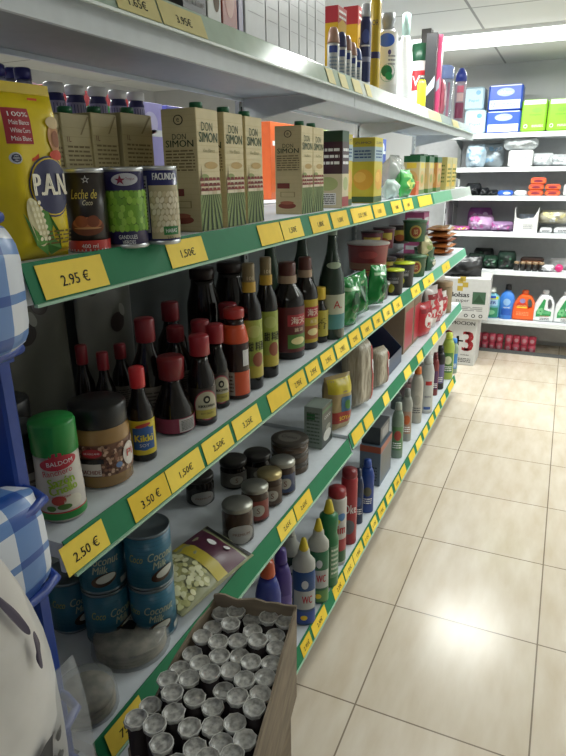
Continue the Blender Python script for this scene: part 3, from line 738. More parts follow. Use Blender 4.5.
# seasoning jar
x, y, r, h = fit(66, 522, zB, 45, 418)
def art_sazon(m, mp):
    a = r
    rect(m, mp, -a * 3.1, h * .03, a * 3.1, h * .10, K('2c8a3e', 'g'), 2); rect(m, mp, -a * 3.1, h * .10, a * 3.1, h * .66, K('c9c4bc', 'g'), 1)
    rect(m, mp, -a * 3.1, h * .10, a * 3.1, h * .115, K('b22a30', 'g'), 2)
    ell(m, mp, a * .05, h * .62, a * .85, h * .07, K('b8283c', 'g'), 4, rot=.1)
    text(m, mp, 'BALDOM', a * .1, h * .625, h * .045, WHITE, 7, w=a * 1.1, rot=.06); ell(m, mp, 0, h * .685, a * .35, h * .04, K('b8283c', 'g'), 3)
    text(m, mp, 'Ranchero', -a * .05, h * .53, h * .06, K('b8283c'), 5, w=a * 1.3, rot=.1)
    text(m, mp, 'Sazón', a * .05, h * .44, h * .09, K('93b52c', 'g'), 7, w=a * 1.1, rot=.15, bold=.0007); text(m, mp, 'Criollo', a * .1, h * .36, h * .085, K('93b52c', 'g'), 7, w=a * 1.15, rot=.15, bold=.0007)
    ell(m, mp, a * .45, h * .21, a * .4, h * .07, K('d8d4c4', 'g'), 4); ell(m, mp, -a * .15, h * .24, a * .3, h * .05, K('b4463a', 'g'), 4); ell(m, mp, a * .05, h * .17, a * .3, h * .03, K('4f7c34', 'g'), 5)
    ell(m, mp, -a * .5, h * .16, a * .2, h * .03, K('4f7c34', 'g'), 5)
    text(m, mp, 'Completo', -a * .1, h * .28, h * .03, K('b8283c'), 6, w=a * .9)
t = bottle((x, y, zB), [(r * .97, 0), (r, .003), (r, h * .30), (r * .93, h * .5), (r * .95, h * .66), (r * .95, h * .68)], K('bfb8b0', 'g'),
           [(r * .97, h * .68), (r * .99, h * .685), (r * .99, h - .004), (r * .94, h), (0, h)], K('1f8a3c', 'g'), None, 'seasoning_jar')
m = MB(); 
_mp = Map(lambda u, v, o: ((r * (1.01 - .06 * min(1, max(0, (v / h - .3) / .2))) + o) * math.sin(u / r), -(r * (1.01 - .06 * min(1, max(0, (v / h - .3) / .2))) + o) * math.cos(u / r), v), r * .12); _mp.both = True
art_sazon(m, _mp)
m.build('label', t)
tag(t, 'seasoning jar with bright green cap and red oval logo at the shelf end', 'jar')
# peanut butter jar
x, y, r, h = fit(107, 489, zB, 58, 400)
def art_nut(m, mp, r, hb):
    a = r
    rect(m, mp, -a * 1.6, hb * .22, a * 1.6, hb * .76, K('6e4a38', 'g'), 1)
    rd = random.Random(2)
    for k in range(260):
        ell(m, mp, rd.uniform(-1.5, 1.5) * a, rd.uniform(.25, .73) * hb, a * .06, hb * .025, K(['b08a72', '8e6450', 'c8a890', '50302a'][rd.randrange(4)], 'g'), 2 + k % 3, n=6, rot=rd.uniform(0, 3))
    ell(m, mp, -a * .35, hb * .64, a * .33, hb * .075, K('a8202c', 'g'), 7); text(m, mp, 'DE HOLLAND', -a * .35, hb * .64, hb * .03, WHITE, 9, w=a * .5)
    rect(m, mp, -a * .95, hb * .25, -a * .1, hb * .5, K('d0c8c0', 'g'), 7); text(m, mp, 'ARACHIDE', -a * .5, hb * .32, hb * .07, K('7c2a24'), 9, w=a * .75, bold=.0002)
    rect(m, mp, -a * .75, hb * .46, a * .0, hb * .54, BLK, 9)
    ell(m, mp, a * .98, hb * .5, a * .3, hb * .2, K('d8d0c8', 'g'), 7); text(m, mp, 'PI', a * .98, hb * .52, hb * .12, K('c04030'), 10, w=a * .3); ell(m, mp, a * .5, hb * .38, a * .12, hb * .05, K('6a86b0', 'g'), 7)
t = tubjar((x, y, zB), r, h, K('9a7848', 's'), BLK, lidh=h * .26, lidr=.96, art=art_nut, name='peanut_butter_jar', shoulder=.93)
tag(t, 'wide peanut butter jar with black lid and brown nut label', 'jar')
XJ, YJ, RJ = x, y, r
# dark jars behind
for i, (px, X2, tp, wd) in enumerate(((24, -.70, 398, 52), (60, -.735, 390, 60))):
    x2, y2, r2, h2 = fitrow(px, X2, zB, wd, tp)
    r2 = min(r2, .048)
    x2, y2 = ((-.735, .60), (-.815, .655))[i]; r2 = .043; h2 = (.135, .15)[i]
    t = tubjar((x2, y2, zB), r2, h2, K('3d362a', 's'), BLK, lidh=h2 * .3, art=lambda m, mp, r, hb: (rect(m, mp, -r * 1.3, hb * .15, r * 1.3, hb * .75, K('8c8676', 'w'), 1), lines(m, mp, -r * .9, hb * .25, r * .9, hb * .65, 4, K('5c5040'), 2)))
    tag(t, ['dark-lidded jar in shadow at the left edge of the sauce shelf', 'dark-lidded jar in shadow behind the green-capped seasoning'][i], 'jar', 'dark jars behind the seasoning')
# snack bags hanging on the back panel region
for i, (yy, c) in enumerate(((.66, '2c3450'), (.86, '58584e'), (1.08, '62625a'))):
    def art_b(m, mp, w, h, i=i):
        rd = random.Random(i)
        for k in range(3):
            u, v = rd.uniform(-.3, .3) * w, rd.uniform(.35, .9) * h
            ell(m, mp, u, v, w * .13, h * .07, K('2a1f1c', 'g'), 4, rot=rd.uniform(-.5, .5)); ell(m, mp, u + w * .1, v + h * .08, w * .05, h * .05, K('8f8f84', 'g'), 5, rot=.4)
    b = bag((-.948, yy, zB), .19, .33, .03, K(c, 'g'), art_b, 'snack_bag', rz=PI / 2, seed=20 + i, amp=.1)
    tag(b, ['dark blue snack bag in shadow at the back of the sauce shelf', 'grey patterned snack bag standing behind the peanut butter jar', 'grey patterned snack bag standing behind the red-capped bottles'][i], 'bag', 'snack bags at the back of the sauce shelf')
def soy(px, py, wd, tp, label, capc='962428', bodyc='120c0a', kind='std', art=None, X=None, r_=None, dark=False, grp=None, name='sauce_bottle', extra=0):
    if X is None: x, y, r, h = fit(px, py, zB, wd, tp)
    else: x, y, r, h = fitrow(px, X, zB, wd, tp)
    h = min(h, .338)
    cap = K(capc, 'g'); b = K(bodyc, 's')
    if kind == 'std': prof = [(r * .95, 0), (r, .003), (r, h * .50), (r * .93, h * .57), (r * .55, h * .70), (r * .45, h * .78), (r * .43, h * .80)]; cp = [(r * .55, h * .79), (r * .58, h * .80), (r * .58, h * .985), (r * .53, h), (0, h)]
    elif kind == 'kikko': prof = [(r * .95, 0), (r, .003), (r, h * .46), (r * .9, h * .56), (r * .58, h * .70), (r * .52, h * .79)]; cp = [(r * .68, h * .785), (r * .72, h * .79), (r * .70, h * .985), (r * .65, h), (0, h)]
    elif kind == 'squat': prof = [(r * .9, 0), (r, .004), (r, h * .22), (r * .93, h * .34), (r * .55, h * .58), (r * .45, h * .66), (r * .45, h * .72)]; cp = [(r * .5, h * .70), (r * .62, h * .72), (r * .66, h * .97), (r * .6, h), (0, h)]
    elif kind == 'wide': prof = [(r * .95, 0), (r, .003), (r, h * .60), (r * .97, h * .66), (r * .7, h * .84), (r * .66, h * .90)]; cp = [(r * .72, h * .90), (r * .74, h * .905), (r * .74, h * .985), (r * .68, h), (0, h)]
    elif kind == 'tall': prof = [(r * .95, 0), (r, .003), (r, h * .60), (r * .92, h * .67), (r * .52, h * .77), (r * .42, h * .82), (r * .42, h * .90)]; cp = [(r * .44, h * .78), (r * .5, h * .80), (r * .5, h * .985), (r * .45, h), (0, h)]
    elif kind == 'clear': prof = [(r * .95, 0), (r, .003), (r, h * .5), (r * .88, h * .6), (r * .45, h * .78), (r * .33, h * .9), (r * .33, h * .95)]; cp = [(r * .36, h * .94), (r * .38, h * .945), (r * .38, h * .99), (0, h)]
    def a2(m): 
        if art: art(m, r, h)
    t = bottle((x, y, zB), prof, b, cp, cap, a2 if art else None, name, rz=facecam(x, y, extra))
    return tag(t, label, 'bottle', grp or g), x, y, r, h
def art_kikki(m, r, h):
    mp = cylmap(r); a = r
    rect(m, mp, -a * 2.2, h * .08, a * 2.2, h * .46, K('cdb82c', 'g'), 1); ell(m, mp, a * .1, h * .27, a * .85, h * .14, K('2b5a9a', 'g'), 2); rect(m, mp, -a * .75, h * .14, a * .95, h * .38, K('2b5a9a', 'g'), 2)
    text(m, mp, 'Kikki', a * .1, h * .27, h * .075, K('e0d040', 'g'), 4, w=a * 1.35, bold=.0006); text(m, mp, 'SOY', a * .1, h * .19, h * .035, K('e0e0e0'), 4, w=a * .7); ell(m, mp, a * .1, h * .41, a * .6, h * .02, K('b03a30', 'g'), 4, rot=.2)
soy(145, 462, 26, 367, 'small red-capped soy sauce bottle with yellow and blue label, beside the peanut jar', 'c0272c', kind='std', art=art_kikki)
def art_squat(m, r, h):
    mp = cylmap(r); a = r
    rect(m, mp, -a * 2.2, h * .03, a * 2.2, h * .23, K('8a3048', 'g'), 1); rect(m, mp, a * .2, h * .04, a * 1.15, h * .22, K('b8b4b0', 'w'), 2); lines(m, mp, a * .3, h * .06, a * 1.05, h * .2, 7, INK, 3)
soy(176, 436, 41, 356, 'squat dark sauce bottle with tall dark red cap and white sticker', '7c2226', kind='squat', art=art_squat)
def art_kkm(m, r, h):
    mp = cylmap(r); a = r
    rect(m, mp, -a * 1.6, h * .06, a * 1.6, h * .44, K('2c2420', 'g'), 1); ell(m, mp, a * .3, h * .24, a * .9, h * .175, K('9c3a52', 'g'), 2); ell(m, mp, a * .3, h * .24, a * .82, h * .16, K('b8b49c', 'g'), 3)
    rect(m, mp, -a * .5, h * .09, a * 1.05, h * .19, K('b0a44c', 'g'), 4); text(m, mp, 'KIKKOMAN', a * .3, h * .235, h * .03, INK, 6, w=a * 1.15, bold=.0003); text(m, mp, 'SOY SAUCE', a * .3, h * .15, h * .022, INK, 6, w=a * .9)
    ell(m, mp, a * .3, h * .31, a * .25, h * .045, K('1a1a1a'), 5, n=6); ell(m, mp, a * .3, h * .31, a * .12, h * .022, K('b8b49c'), 7, n=6)
soy(204, 426, 28, 335, 'soy sauce bottle with red cap and round label, nearer of the two round-label ones', '94202a', kind='kikko', art=art_kkm)
soy(219, 409, 23, 324, 'soy sauce bottle with red cap and round label, behind its nearer twin', '94202a', kind='kikko', art=art_kkm)
def art_or(m, r, h):
    mp = cylmap(r); a = r
    rect(m, mp, -a * 1.7, h * .05, a * 1.7, h * .32, K('a89c90', 'g'), 1); rect(m, mp, -a * .1, h * .05, a * 1.2, h * .32, K('c8502a', 'g'), 2); rect(m, mp, -a * .1, h * .12, a * .4, h * .17, K('d8b09a', 'g'), 3)
    rect(m, mp, a * .5, h * .38, a * 1.1, h * .56, K('c8c8c8', 'w'), 2); lines(m, mp, -a * 1.0, h * .08, -a * .2, h * .29, 5, K('5a4030'), 2)
    mq = cylmap(r * .985); rect(m, mq, -a * 3.1, h * .66, a * 3.1, h * .82, K('cc4f28', 'g'), 2)
t, x, y, r, h = soy(237, 400, 28, 308, 'wide-necked sauce bottle with orange neck band and orange label', 'a8302c', '2a100c', 'wide', art=None)
m = MB(); mp_ = cylmap(r)
rect(m, mp_, -r * 1.7, h * .05, r * 1.7, h * .32, K('a89c90', 'g'), 1); rect(m, mp_, -r * .1, h * .05, r * 1.2, h * .32, K('c8502a', 'g'), 2); rect(m, mp_, r * .55, h * .38, r * 1.1, h * .56, K('c8c8c8', 'w'), 2); lines(m, mp_, -r * 1.0, h * .08, -r * .2, h * .29, 5, K('5a4030'), 2)
m.build('label', t)
MB().lathe([(r * 1.0, h * .635), (r * .99, h * .66), (r * .82, h * .78), (r * .72, h * .83)], K('cc4f28', 'g')).build('neck_band', t)
def art_grn(m, r, h):
    mp = cylmap(r); a = r
    rect(m, mp, -a * 1.8, h * .10, a * 1.8, h * .57, K('94a044', 'g'), 1); rect(m, mp, -a * 1.8, h * .10, a * 1.8, h * .2, K('b0a03c', 'g'), 2); text(m, mp, '甜 料酒', a * .3, h * .36, h * .075, INK, 4, w=a * 1.5, bold=.0004)
    ell(m, mp, a * .4, h * .25, a * .5, h * .06, K('8a4a30', 'g'), 3); ell(m, mp, a * .1, h * .48, a * .6, h * .05, K('a8b060', 'g'), 3)
    mq = cylmap(r * .53); rect(m, mq, -a * 1, h * .78, a * 1, h * .86, K('c8a03c', 'g'), 2); text(m, mq, '101', 0, h * .89, h * .03, K('e0d0b0'), 3, w=a * .5)
soy(252, 390, 24, 263, 'tall bottle with yellow-green label and gold neck, left one of the pair', '8a7a58', kind='tall', art=art_grn, extra=.25)
soy(268, 378, 22, 257, 'tall bottle with yellow-green label and gold neck, right one of the pair', '8a7a58', kind='tall', art=art_grn, extra=.25)
def art_hai(ca, cb):
    def f_(m, r, h):
        mp = cylmap(r); a = r
        rect(m, mp, -a * 1.9, h * .08, a * 1.9, h * .56, K(ca, 'g'), 1); rect(m, mp, -a * .2, h * .36, a * 1.2, h * .48, K('a82c34', 'g'), 2); text(m, mp, '海天', a * .5, h * .42, h * .08, K('e8d8c8'), 4, w=a * 1.0, bold=.0004)
        text(m, mp, '酱油', a * .5, h * .32, h * .04, K('d8c8a8'), 4, w=a * .6); rect(m, mp, -a * .2, h * .12, a * 1.2, h * .27, K(cb, 'g'), 2); ell(m, mp, a * .5, h * .2, a * .5, h * .04, K('d8cc90', 'g'), 3)
        mq = cylmap(r * .53); rect(m, mq, -a, h * .79, a, h * .87, K('a89078', 'g'), 2)
    return f_
soy(288, 360, 34, 262, 'dark soy bottle with maroon Chinese label and brown cap', '5c3028', kind='tall', art=art_hai('5a1c1e', '4f7a34'), extra=.2)
soy(305, 350, 26, 257, 'dark soy bottle with yellow and red Chinese label', '5c3028', kind='tall', art=art_hai('b09a28', 'a05a2c'), extra=.2)
def art_sy(m, r, h):
    mp = cylmap(r); a = r
    rect(m, mp, -a * 1.9, h * .12, a * 1.9, h * .6, K('a89c38', 'g'), 1); text(m, mp, '香', a * .3, h * .36, h * .2, K('4a4a20'), 3)
soy(319, 343, 18, 287, 'small bottle with bright yellow cap and olive label', 'd0b22c', kind='kikko', art=art_sy)
def art_cl(m, r, h):
    mp = cylmap(r); a = r
    rect(m, mp, -a * 1.7, h * .10, a * 1.7, h * .42, K('b8bca8', 'g'), 1); rect(m, mp, -a * 1.7, h * .10, a * 1.7, h * .24, K('4f8a8a', 'g'), 2); text(m, mp, 'A.', a * .5, h * .33, h * .07, K('b03030'), 4, w=a * .7)
    mq = cylmap(r * .75); ell(m, mq, a * .2, h * .68, a * .6, h * .03, K('a8b8a0', 'g'), 2)
soy(331, 340, 26, 216, 'tall clear green-tinted bottle whose neck rises behind the price strip', '8a9a8a', '2c3c32', 'clear', art=art_cl, name='glass_bottle')
soy(302, 0, 26, 216, 'second tall clear bottle, behind the two Chinese soy bottles', '8a9a8a', '36463c', 'clear', X=-.735, name='glass_bottle')
soy(270, 0, 26, 222, 'clear green bottle standing behind the pair with yellow-green labels', '8a9a8a', '3a5040', 'clear', X=-.80, name='glass_bottle')
# back rows of red-capped bottles
grp = 'red-capped bottles in the shaded rows'
rows = [(83, -.84, 345, 'std', 20, 'small clear-wrapped bottle with red cap, leftmost in the shaded rear row'),
        (104, -.80, 352, 'std', 20, 'small red-capped bottle just above the black lid of the peanut jar'),
        (121, -.85, 344, 'std', 20, 'small red-capped bottle left of the tall dark ones, rear row'),
        (146, -.745, 318, 'std', 34, 'dark bottle with big red cap, straight behind the small yellow and blue label bottle'),
        (176, -.79, 326, 'std', 30, 'dark bottle with red cap, straight behind the squat sauce bottle'),
        (171, -.84, 302, 'std', 30, 'taller dark bottle with red cap, rear row behind the squat bottle'),
        (201, -.70, 320, 'kikko', 26, 'soy bottle with red cap, straight behind the nearer round-label bottle'),
        (228, -.77, 303, 'kikko', 26, 'soy bottle with dull red cap, left of the orange-banded bottle and behind it'),
        (203, -.85, 268, 'wide', 34, 'large dark sauce bottle reaching up to the shelf above, left of two'),
        (230, -.85, 262, 'wide', 34, 'large dark sauce bottle reaching up to the shelf above, right of two')]
for px, X2, tp, kd, wd, lb in rows:
    soy(px, 0, wd, tp, lb, '84202a' if kd != 'wide' else '241412', kind=kd, X=X2, grp=grp, art=(lambda m, r, h: (rect(m, cylmap(r), -r * 1.5, h * .08, r * 1.5, h * .4, K('6a625a', 'g'), 1), lines(m, cylmap(r), -r, h * .1, r, h * .36, 8, K('3a322c'), 2))))

# green foil bags
def art_gf(m, mp, w, h): ell(m, mp, w * .1, h * .5, w * .22, h * .2, K('0c4a24', 'g'), 5); rect(m, mp, -w * .4, h * .75, w * .2, h * .82, K('9ac09a', 's'), 5)
GF = K('127a34', 's')
gg = 'green foil bags'
for i, (px, X2, w_, h_, rx, ry) in enumerate(((345, -.638, .12, .17, .1, .15), (358, -.635, .13, .15, -.1, -.25), (375, -.632, .11, .15, .0, .2))):
    yy = colY(px, X2, zB); zz = zB + .004 + (.035 if i == 2 else .0) * 1
    b = bag((X2, yy, zB + .012 * (i != 0)), w_, h_, .055, GF, art_gf, 'snack_bag', rz=PI / 2 - .3, seed=31 + i, amp=.35, rot=(rx * .5, ry * .5))
    tag(b, 'shiny green foil bag at the shelf edge, ' + ['leftmost, beside the small yellow-capped bottle', 'middle one over the price strip', 'uppermost, leaning against the wrapped red tub'][i], 'bag', gg)
# noodle cups
def cup(px, X, z, w, tp, col_, lidc, label, art=None, dz=0, grp='instant noodle cups', name='noodle_cup', taper=.86):
    x, y, r, h = fitrow(px, X, z + dz, w, tp)
    t = root(name, (x, y, z + dz), facecam(x, y))
    MB().lathe([(r * taper, 0), (r * taper, .002), (r * .96, h - .008), (r, h - .007), (r, h - .002)], K(col_, 'g'), 24).build('cup_body', t)
    MB().lathe([(r * 1.02, h - .0015), (r * 1.03, h), (r * 1.01, h + .004), (0, h + .004)], K(lidc, 'g'), 24).build('lid', t)
    m = MB(); mp = Map(lambda u, v, o: ((r * (taper + (.955 - taper) * v / h) + o + .0006) * math.sin(u / r), -(r * (taper + (.955 - taper) * v / h) + o + .0006) * math.cos(u / r), v), r * .12)
    (art or (lambda m, mp, r, h: (rect(m, mp, -r * .9, h * .45, r * .9, h * .8, K('c8b048', 'g'), 1), ell(m, mp, 0, h * .35, r * .5, h * .2, K('a85a34', 'g'), 3))))(m, mp, r, h)
    m.build('label', t)
    return tag(t, label, 'noodle cup', grp)
zc_ = zB
cup(369, -.71, zB, 41, 283, '5a5048', '9a9a92', 'clear-wrapped round tub under the red one', dz=0, taper=.9)
cup(368, -.71, zB, 42, 243, '8c2c30', 'a8a09a', 'red tub in clear wrap stacked over another tub', dz=.125, art=lambda m, mp, r, h: (rect(m, mp, -r * 1.4, h * .05, r * 1.4, h * .3, K('9a6a54', 'g'), 1), ell(m, mp, 0, h * .62, r * .5, h * .15, K('a84848', 'g'), 2)))
Yb = K
def art_blk(m, mp, r, h): rect(m, mp, -r * .8, h * .5, r * .5, h * .62, K('8c8c8c', 'g'), 1); ell(m, mp, -r * .3, h * .3, r * .4, h * .18, K('b8b428', 'g'), 1); text(m, mp, 'NOODLE', 0, h * .7, h * .09, K('a0a0a0'), 3, w=r * 1.1)
cup(394, -.635, zB, 20, 270, '1c1c1c', 'b4c41c', 'black cup with lime yellow lid, nearer of two', art=art_blk)
cup(404, -.64, zB, 21, 263, '1c1c1c', 'b4c41c', 'black cup with lime yellow lid, farther of two', art=art_blk)
def art_gc(m, mp, r, h): ell(m, mp, r * .1, h * .5, r * .55, h * .33, K('a89a50', 'g'), 1); ell(m, mp, r * .1, h * .5, r * .4, h * .24, K('8a3c24', 'g'), 2); text(m, mp, '菜', r * .1, h * .5, h * .25, K('d8c890'), 4)
cup(415, -.66, zB, 23, 256, '24502c', '3a6a44', 'green noodle cup, lower one of the front stack', art=art_gc, taper=.85)
cup(415, -.66, zB, 24, 221, '24502c', '3a6a44', 'green noodle cup, upper one of the front stack', art=art_gc, dz=.175, taper=.85)
cup(424, -.66, zB, 20, 248, '2c5a3c', '3a6a44', 'green noodle cup at the far side of the stacks', art=art_gc, taper=.85)
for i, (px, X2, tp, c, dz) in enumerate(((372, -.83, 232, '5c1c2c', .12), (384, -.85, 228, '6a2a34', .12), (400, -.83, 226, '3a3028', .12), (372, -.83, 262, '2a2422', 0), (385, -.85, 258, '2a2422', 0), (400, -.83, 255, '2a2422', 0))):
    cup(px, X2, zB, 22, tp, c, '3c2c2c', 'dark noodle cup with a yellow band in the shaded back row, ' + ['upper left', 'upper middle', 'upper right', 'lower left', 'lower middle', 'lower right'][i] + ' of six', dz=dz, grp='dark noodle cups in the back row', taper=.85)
# far end: pink packs, orange snack packs, green tray
for k in range(3):
    yy = 3.95
    simplebox((-.80, yy, zB + k * .085), .15, .12, .083, K('b85a86' if k != 1 else '6a6488', 'g'), 'pink and lilac tissue pack, ' + ['bottom', 'middle', 'top'][k] + ' of the stack at the far end', 'packet',
              lambda m, w, d, h: (rect(m, facemap((-w / 2, 0), (w / 2, d), 'left'), -d * .4, h * .3, d * .4, h * .6, WHITE, 1), rect(m, facemap((-w / 2, 0), (w / 2, d), 'front'), -w * .4, h * .3, w * .4, h * .6, WHITE, 1)), 'tissue_pack', group='pink tissue packs')
for k in range(5):
    b = bag((-.67 + .004 * (k % 2), 3.93 + .01 * (k % 3), zB + .052 + k * .031), .2, .16, .032, K(['a8602c', 'b87038', '9a5228', 'b06a34', 'c08a58'][k], 'g'), lambda m, mp, w, h: (ell(m, mp, 0, h * .5, w * .3, h * .3, K('c89a5c', 'g'), 5), rect(m, mp, -w * .4, h * .1, w * .4, h * .2, WHITE, 5)), 'snack_bag', rz=PI / 2 - .1 * (k % 2), seed=50 + k, amp=.3, rot=(-PI / 2, 0))
    b.location = (-.625 + .006 * (k % 2), 3.93 + .02 * (k % 3), zB + .018 + k * .034)
    b.rotation_euler = Matrix(((0, 0, -1), (1, 0, 0), (0, -1, 0))).to_euler()
    tag(b, 'flat orange-brown snack pack, ' + ['lowest', 'second from the bottom', 'middle', 'second from the top', 'topmost'][k] + ' in the stack at the far end', 'snack pack', 'orange snack packs')
plainbag(429, -.63, zB, .11, .08, .05, '1e4a30', ('d0ccb4', '2a6a3c'), 'dark green and white packet under the orange snack packs', seed=61)
plainbag(424, -.65, zB + .081, .12, .1, .06, 'a8a078', ('7a8a4a', 'd0c8a0'), 'pale crumpled packet lying above the dark green one', seed=62)

# ================================================================== shelf C
# coconut milk tins
TEAL = K('2c6a84', 'g')
def art_coco(m, mp, r, h):
    a = r
    for k in range(12): rect(m, mp, -a * 3.1, h * (.06 + k * .075), a * 3.1, h * (.06 + k * .075) + .0005, K('24586e', 'g'), 1)
    text(m, mp, 'Coconut', a * .25, h * .62, h * .15, K('a8b098'), 3, w=a * 1.3, shear=.2, bold=.0003); text(m, mp, 'Milk', a * .1, h * .46, h * .13, K('a8b098'), 3, w=a * .6, shear=.2, bold=.0003)
    ell(m, mp, a * .2, h * .27, a * .55, h * .11, K('3a2418', 'g'), 3, rot=.3); ell(m, mp, a * .28, h * .3, a * .42, h * .07, K('c0c4bc', 'g'), 5, rot=.3)
    rect(m, mp, a * .9, h * .1, a * 1.35, h * .2, K('b0b4b0', 'w'), 3); text(m, mp, 'Coco', -a * .9, h * .6, h * .14, K('a8a850'), 3, w=a * .6, shear=.2)
x, y, r, h2 = fit(157, 642, zC, 46, 524); hc = h2 / 2 - .0006
g = 'blue coconut milk tins'
prot = can((x, y, zC), r, hc, art_coco, 'coconut_milk_tin', base=TEAL, sidem=K('7c8890', 'm'))
tag(prot, 'blue coconut milk tin at the bottom of the right-hand stack', 'tin', g)
t = dup(prot, (x + .001, y, zC + hc + .0005), facecam(x, y, .35)); t['label'] = 'blue coconut milk tin on top of the right-hand stack, its dark lid showing'
x2, y2 = x - .07, y - .045
for i, (dx, dy, k, lb) in enumerate(((-.078, -.046, 0, 'blue tin at the bottom of the middle stack, left of the dark-lidded one'), (-.078, -.046, 1, 'blue tin on top of the middle stack, half under the 2.50 price tag shelf'),
                                     (-.168, -.05, 0, 'blue tin standing left in the shadow below the sauce shelf'), (-.115, .05, 0, 'blue tin in the second row behind the right-hand stack, lower'), (-.115, .05, 1, 'blue tin in the second row behind the right-hand stack, upper'))):
    t = dup(prot, (x + dx, y + dy, zC + k * (hc + .0005)), facecam(x + dx, y + dy, (.5, -.2, .3, 0, 1)[i])); t['label'] = lb
# flat breads in clear packs
BREAD = noisy('pale_flat_bread', 40, [(.35, '6f6a5c'), (.65, 'a39c8a')], .6)
for i, (px, py, rr, lb) in enumerate(((112, 690, .078, 'clear pack of round flat breads with a dark label, farther of two'), (84, 738, .054, 'clear pack of small round breads at the near corner of the jar shelf'))):
    q = Vector((XF - .008 - rr, (.690, .558)[i] , zC)) if True else q
    q.y = max(.545 + rr + (.127 if i == 0 else 0), colY((112, 72)[i], q.x, zC)); 
    if i == 0: YB0 = q.y
    else: q.y = min(q.y, YB0 - rr - .073); q.y = max(q.y, .545 + rr)
    t = root('bread_pack', q, .3); tag(t, lb, 'bread pack', 'flat bread packs')
    hh = (.03, .045)[i]
    m = MB()
    for k in range(4 if i == 0 else 3): m.lathe([(rr * .86, hh * k / 4 + .002), (rr * .9, hh * (k + .4) / 4 + .002), (rr * .86, hh * (k + .9) / 4 + .002), (0, hh * (k + .92) / 4 + .003)], BREAD, 24)
    m.build('bread', t)
    m = MB(); vs = []
    m.lathe([(rr * .95, 0), (rr * .99, .002), (rr * .97, hh * .6), (rr * .9, hh + .004), (rr * .5, hh + .007), (0, hh + .006)], K('b0b4b4', 'f'), 24); m.build('clear_wrap', t)
    if i == 0:
        m = MB(); mp = topmap(hh + .008, (-.025, .02)); rect(m, mp, -.035, -.022, .035, .022, K('1e1e22', 'g'), 1); rect(m, mp, -.028, .004, -.002, .016, K('a8a8a8'), 2); rect(m, mp, .002, .002, .028, .016, K('b0b0b0'), 2)
        lines(m, mp, -.028, -.018, .01, -.004, 3, K('b09a50'), 2); lines(m, Map(lambda u, v, o: mp(u, v, o)), .004, .003, .026, .015, 5, INK, 3); m.build('label', t)
# frozen style bag with white pieces
def art_pop(m, mp, w, h):
    rd = random.Random(3)
    for k in range(150):
        u, v = rd.uniform(-.46, -.04) * w, rd.uniform(.08, .85) * h
        ell(m, mp, u, v, w * .03, h * .04, K(['c4c490', 'a8a870', 'dcdcb4'][k % 3], 'g'), 6 + k % 3, n=6, rot=rd.uniform(0, 3))
    rect(m, mp, -w * .02, .03 * h, w * .12, .97 * h, K('b8a838', 'g'), 7)
    rect(m, mp, w * .12, .03 * h, w * .40, .97 * h, K('4c1c34', 'g'), 7)
    ell(m, mp, w * .28, h * .6, w * .035, h * .09, WHITE, 14); ell(m, mp, w * .33, h * .35, w * .03, h * .06, WHITE, 14); rect(m, mp, w * .445, h * .03, w * .49, h * .97, K('1a1a1a', 'g'), 6)
b = bag((-.60, 0, zC), .25, .145, .045, K('8f9270', 'g'), art_pop, 'frozen_corn_bag', rz=0, seed=71, amp=.12)
b.rotation_euler = Matrix.Rotation(0, 3, 'Z').to_euler()
# lies flat, face up, tilted towards the aisle
rotm = Matrix.Rotation(PI / 2 - .15, 4, 'Z') @ Matrix.Rotation(-PI / 2 + .22, 4, 'X')
b.rotation_euler = rotm.to_euler(); b.location = (-.597, .955, zC + .024)
tag(b, 'clear bag of white corn pieces with yellow and maroon bands, behind the open box', 'bag')
# jars
MET = K('9a9a92', 'm'); CHOC = K('3a2a20', 's')
def art_j(c, white=False):
    def a(m, mp, r, hb):
        if white:
            ell(m, mp, r * .2, hb * .35, r * .9, hb * .3, K('9a9894', 'w'), 1); text(m, mp, 'PREMIUM', r * .2, hb * .36, hb * .08, BRN, 3, w=r * 1.1); return
        rect(m, mp, -r * 1.2, hb * .12, r * 1.2, hb * .78, K(c, 'g'), 1); ell(m, mp, r * .2, hb * .45, r * .5, hb * .2, K('a8a498', 'w'), 2); text(m, mp, 'S', r * .2, hb * .45, hb * .2, BRN, 3)
    return a
jars = [(239, 546, 32, 502, 'wide silver-lidded jar with round white label, nearest of the jar row', 'x', MET), (256, 524, 28, 484, 'silver-lidded jar with red label, second in the jar row', '7a2c22', MET),
        (270, 508, 26, 471, 'gold-lidded jar with brown label, third in the jar row', '4c3a2c', K('a89a70', 'm')), (283, 496, 26, 459, 'silver-lidded jar with a blue and red label, fourth in the jar row', '2c3a5c', MET)]
for px, py, w_, tp, lb, c, lm in jars:
    x, y, r, h = fit(px, py, zC, w_, tp); tag(tubjar((x, y, zC), r, h, CHOC, lm, lidh=.014, lidr=.97, art=art_j(c, c == 'x'), shoulder=.9), lb, 'jar', 'glass jars on the jar shelf')
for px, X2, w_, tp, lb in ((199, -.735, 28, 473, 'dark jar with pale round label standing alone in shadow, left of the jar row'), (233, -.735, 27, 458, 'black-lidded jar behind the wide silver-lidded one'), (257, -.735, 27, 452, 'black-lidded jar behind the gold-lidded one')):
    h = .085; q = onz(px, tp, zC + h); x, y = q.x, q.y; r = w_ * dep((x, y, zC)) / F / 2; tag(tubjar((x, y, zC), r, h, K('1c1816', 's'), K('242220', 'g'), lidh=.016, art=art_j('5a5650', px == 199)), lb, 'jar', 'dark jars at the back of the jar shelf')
    if px != 199: MB().lathe([(r * .6, h + .0004), (r * .6, h + .0009), (0, h + .001)], K('77736c', 'w')).build('lid_sticker', bpy.context.scene.collection.objects[-1].parent if False else None) if False else None
x, y, r, h = fit(292, 486, zC, 38, 434)
x = min(x, XF - r - .03); hk = h / 3
x, y = -.70, colY(290, -.70, zC)
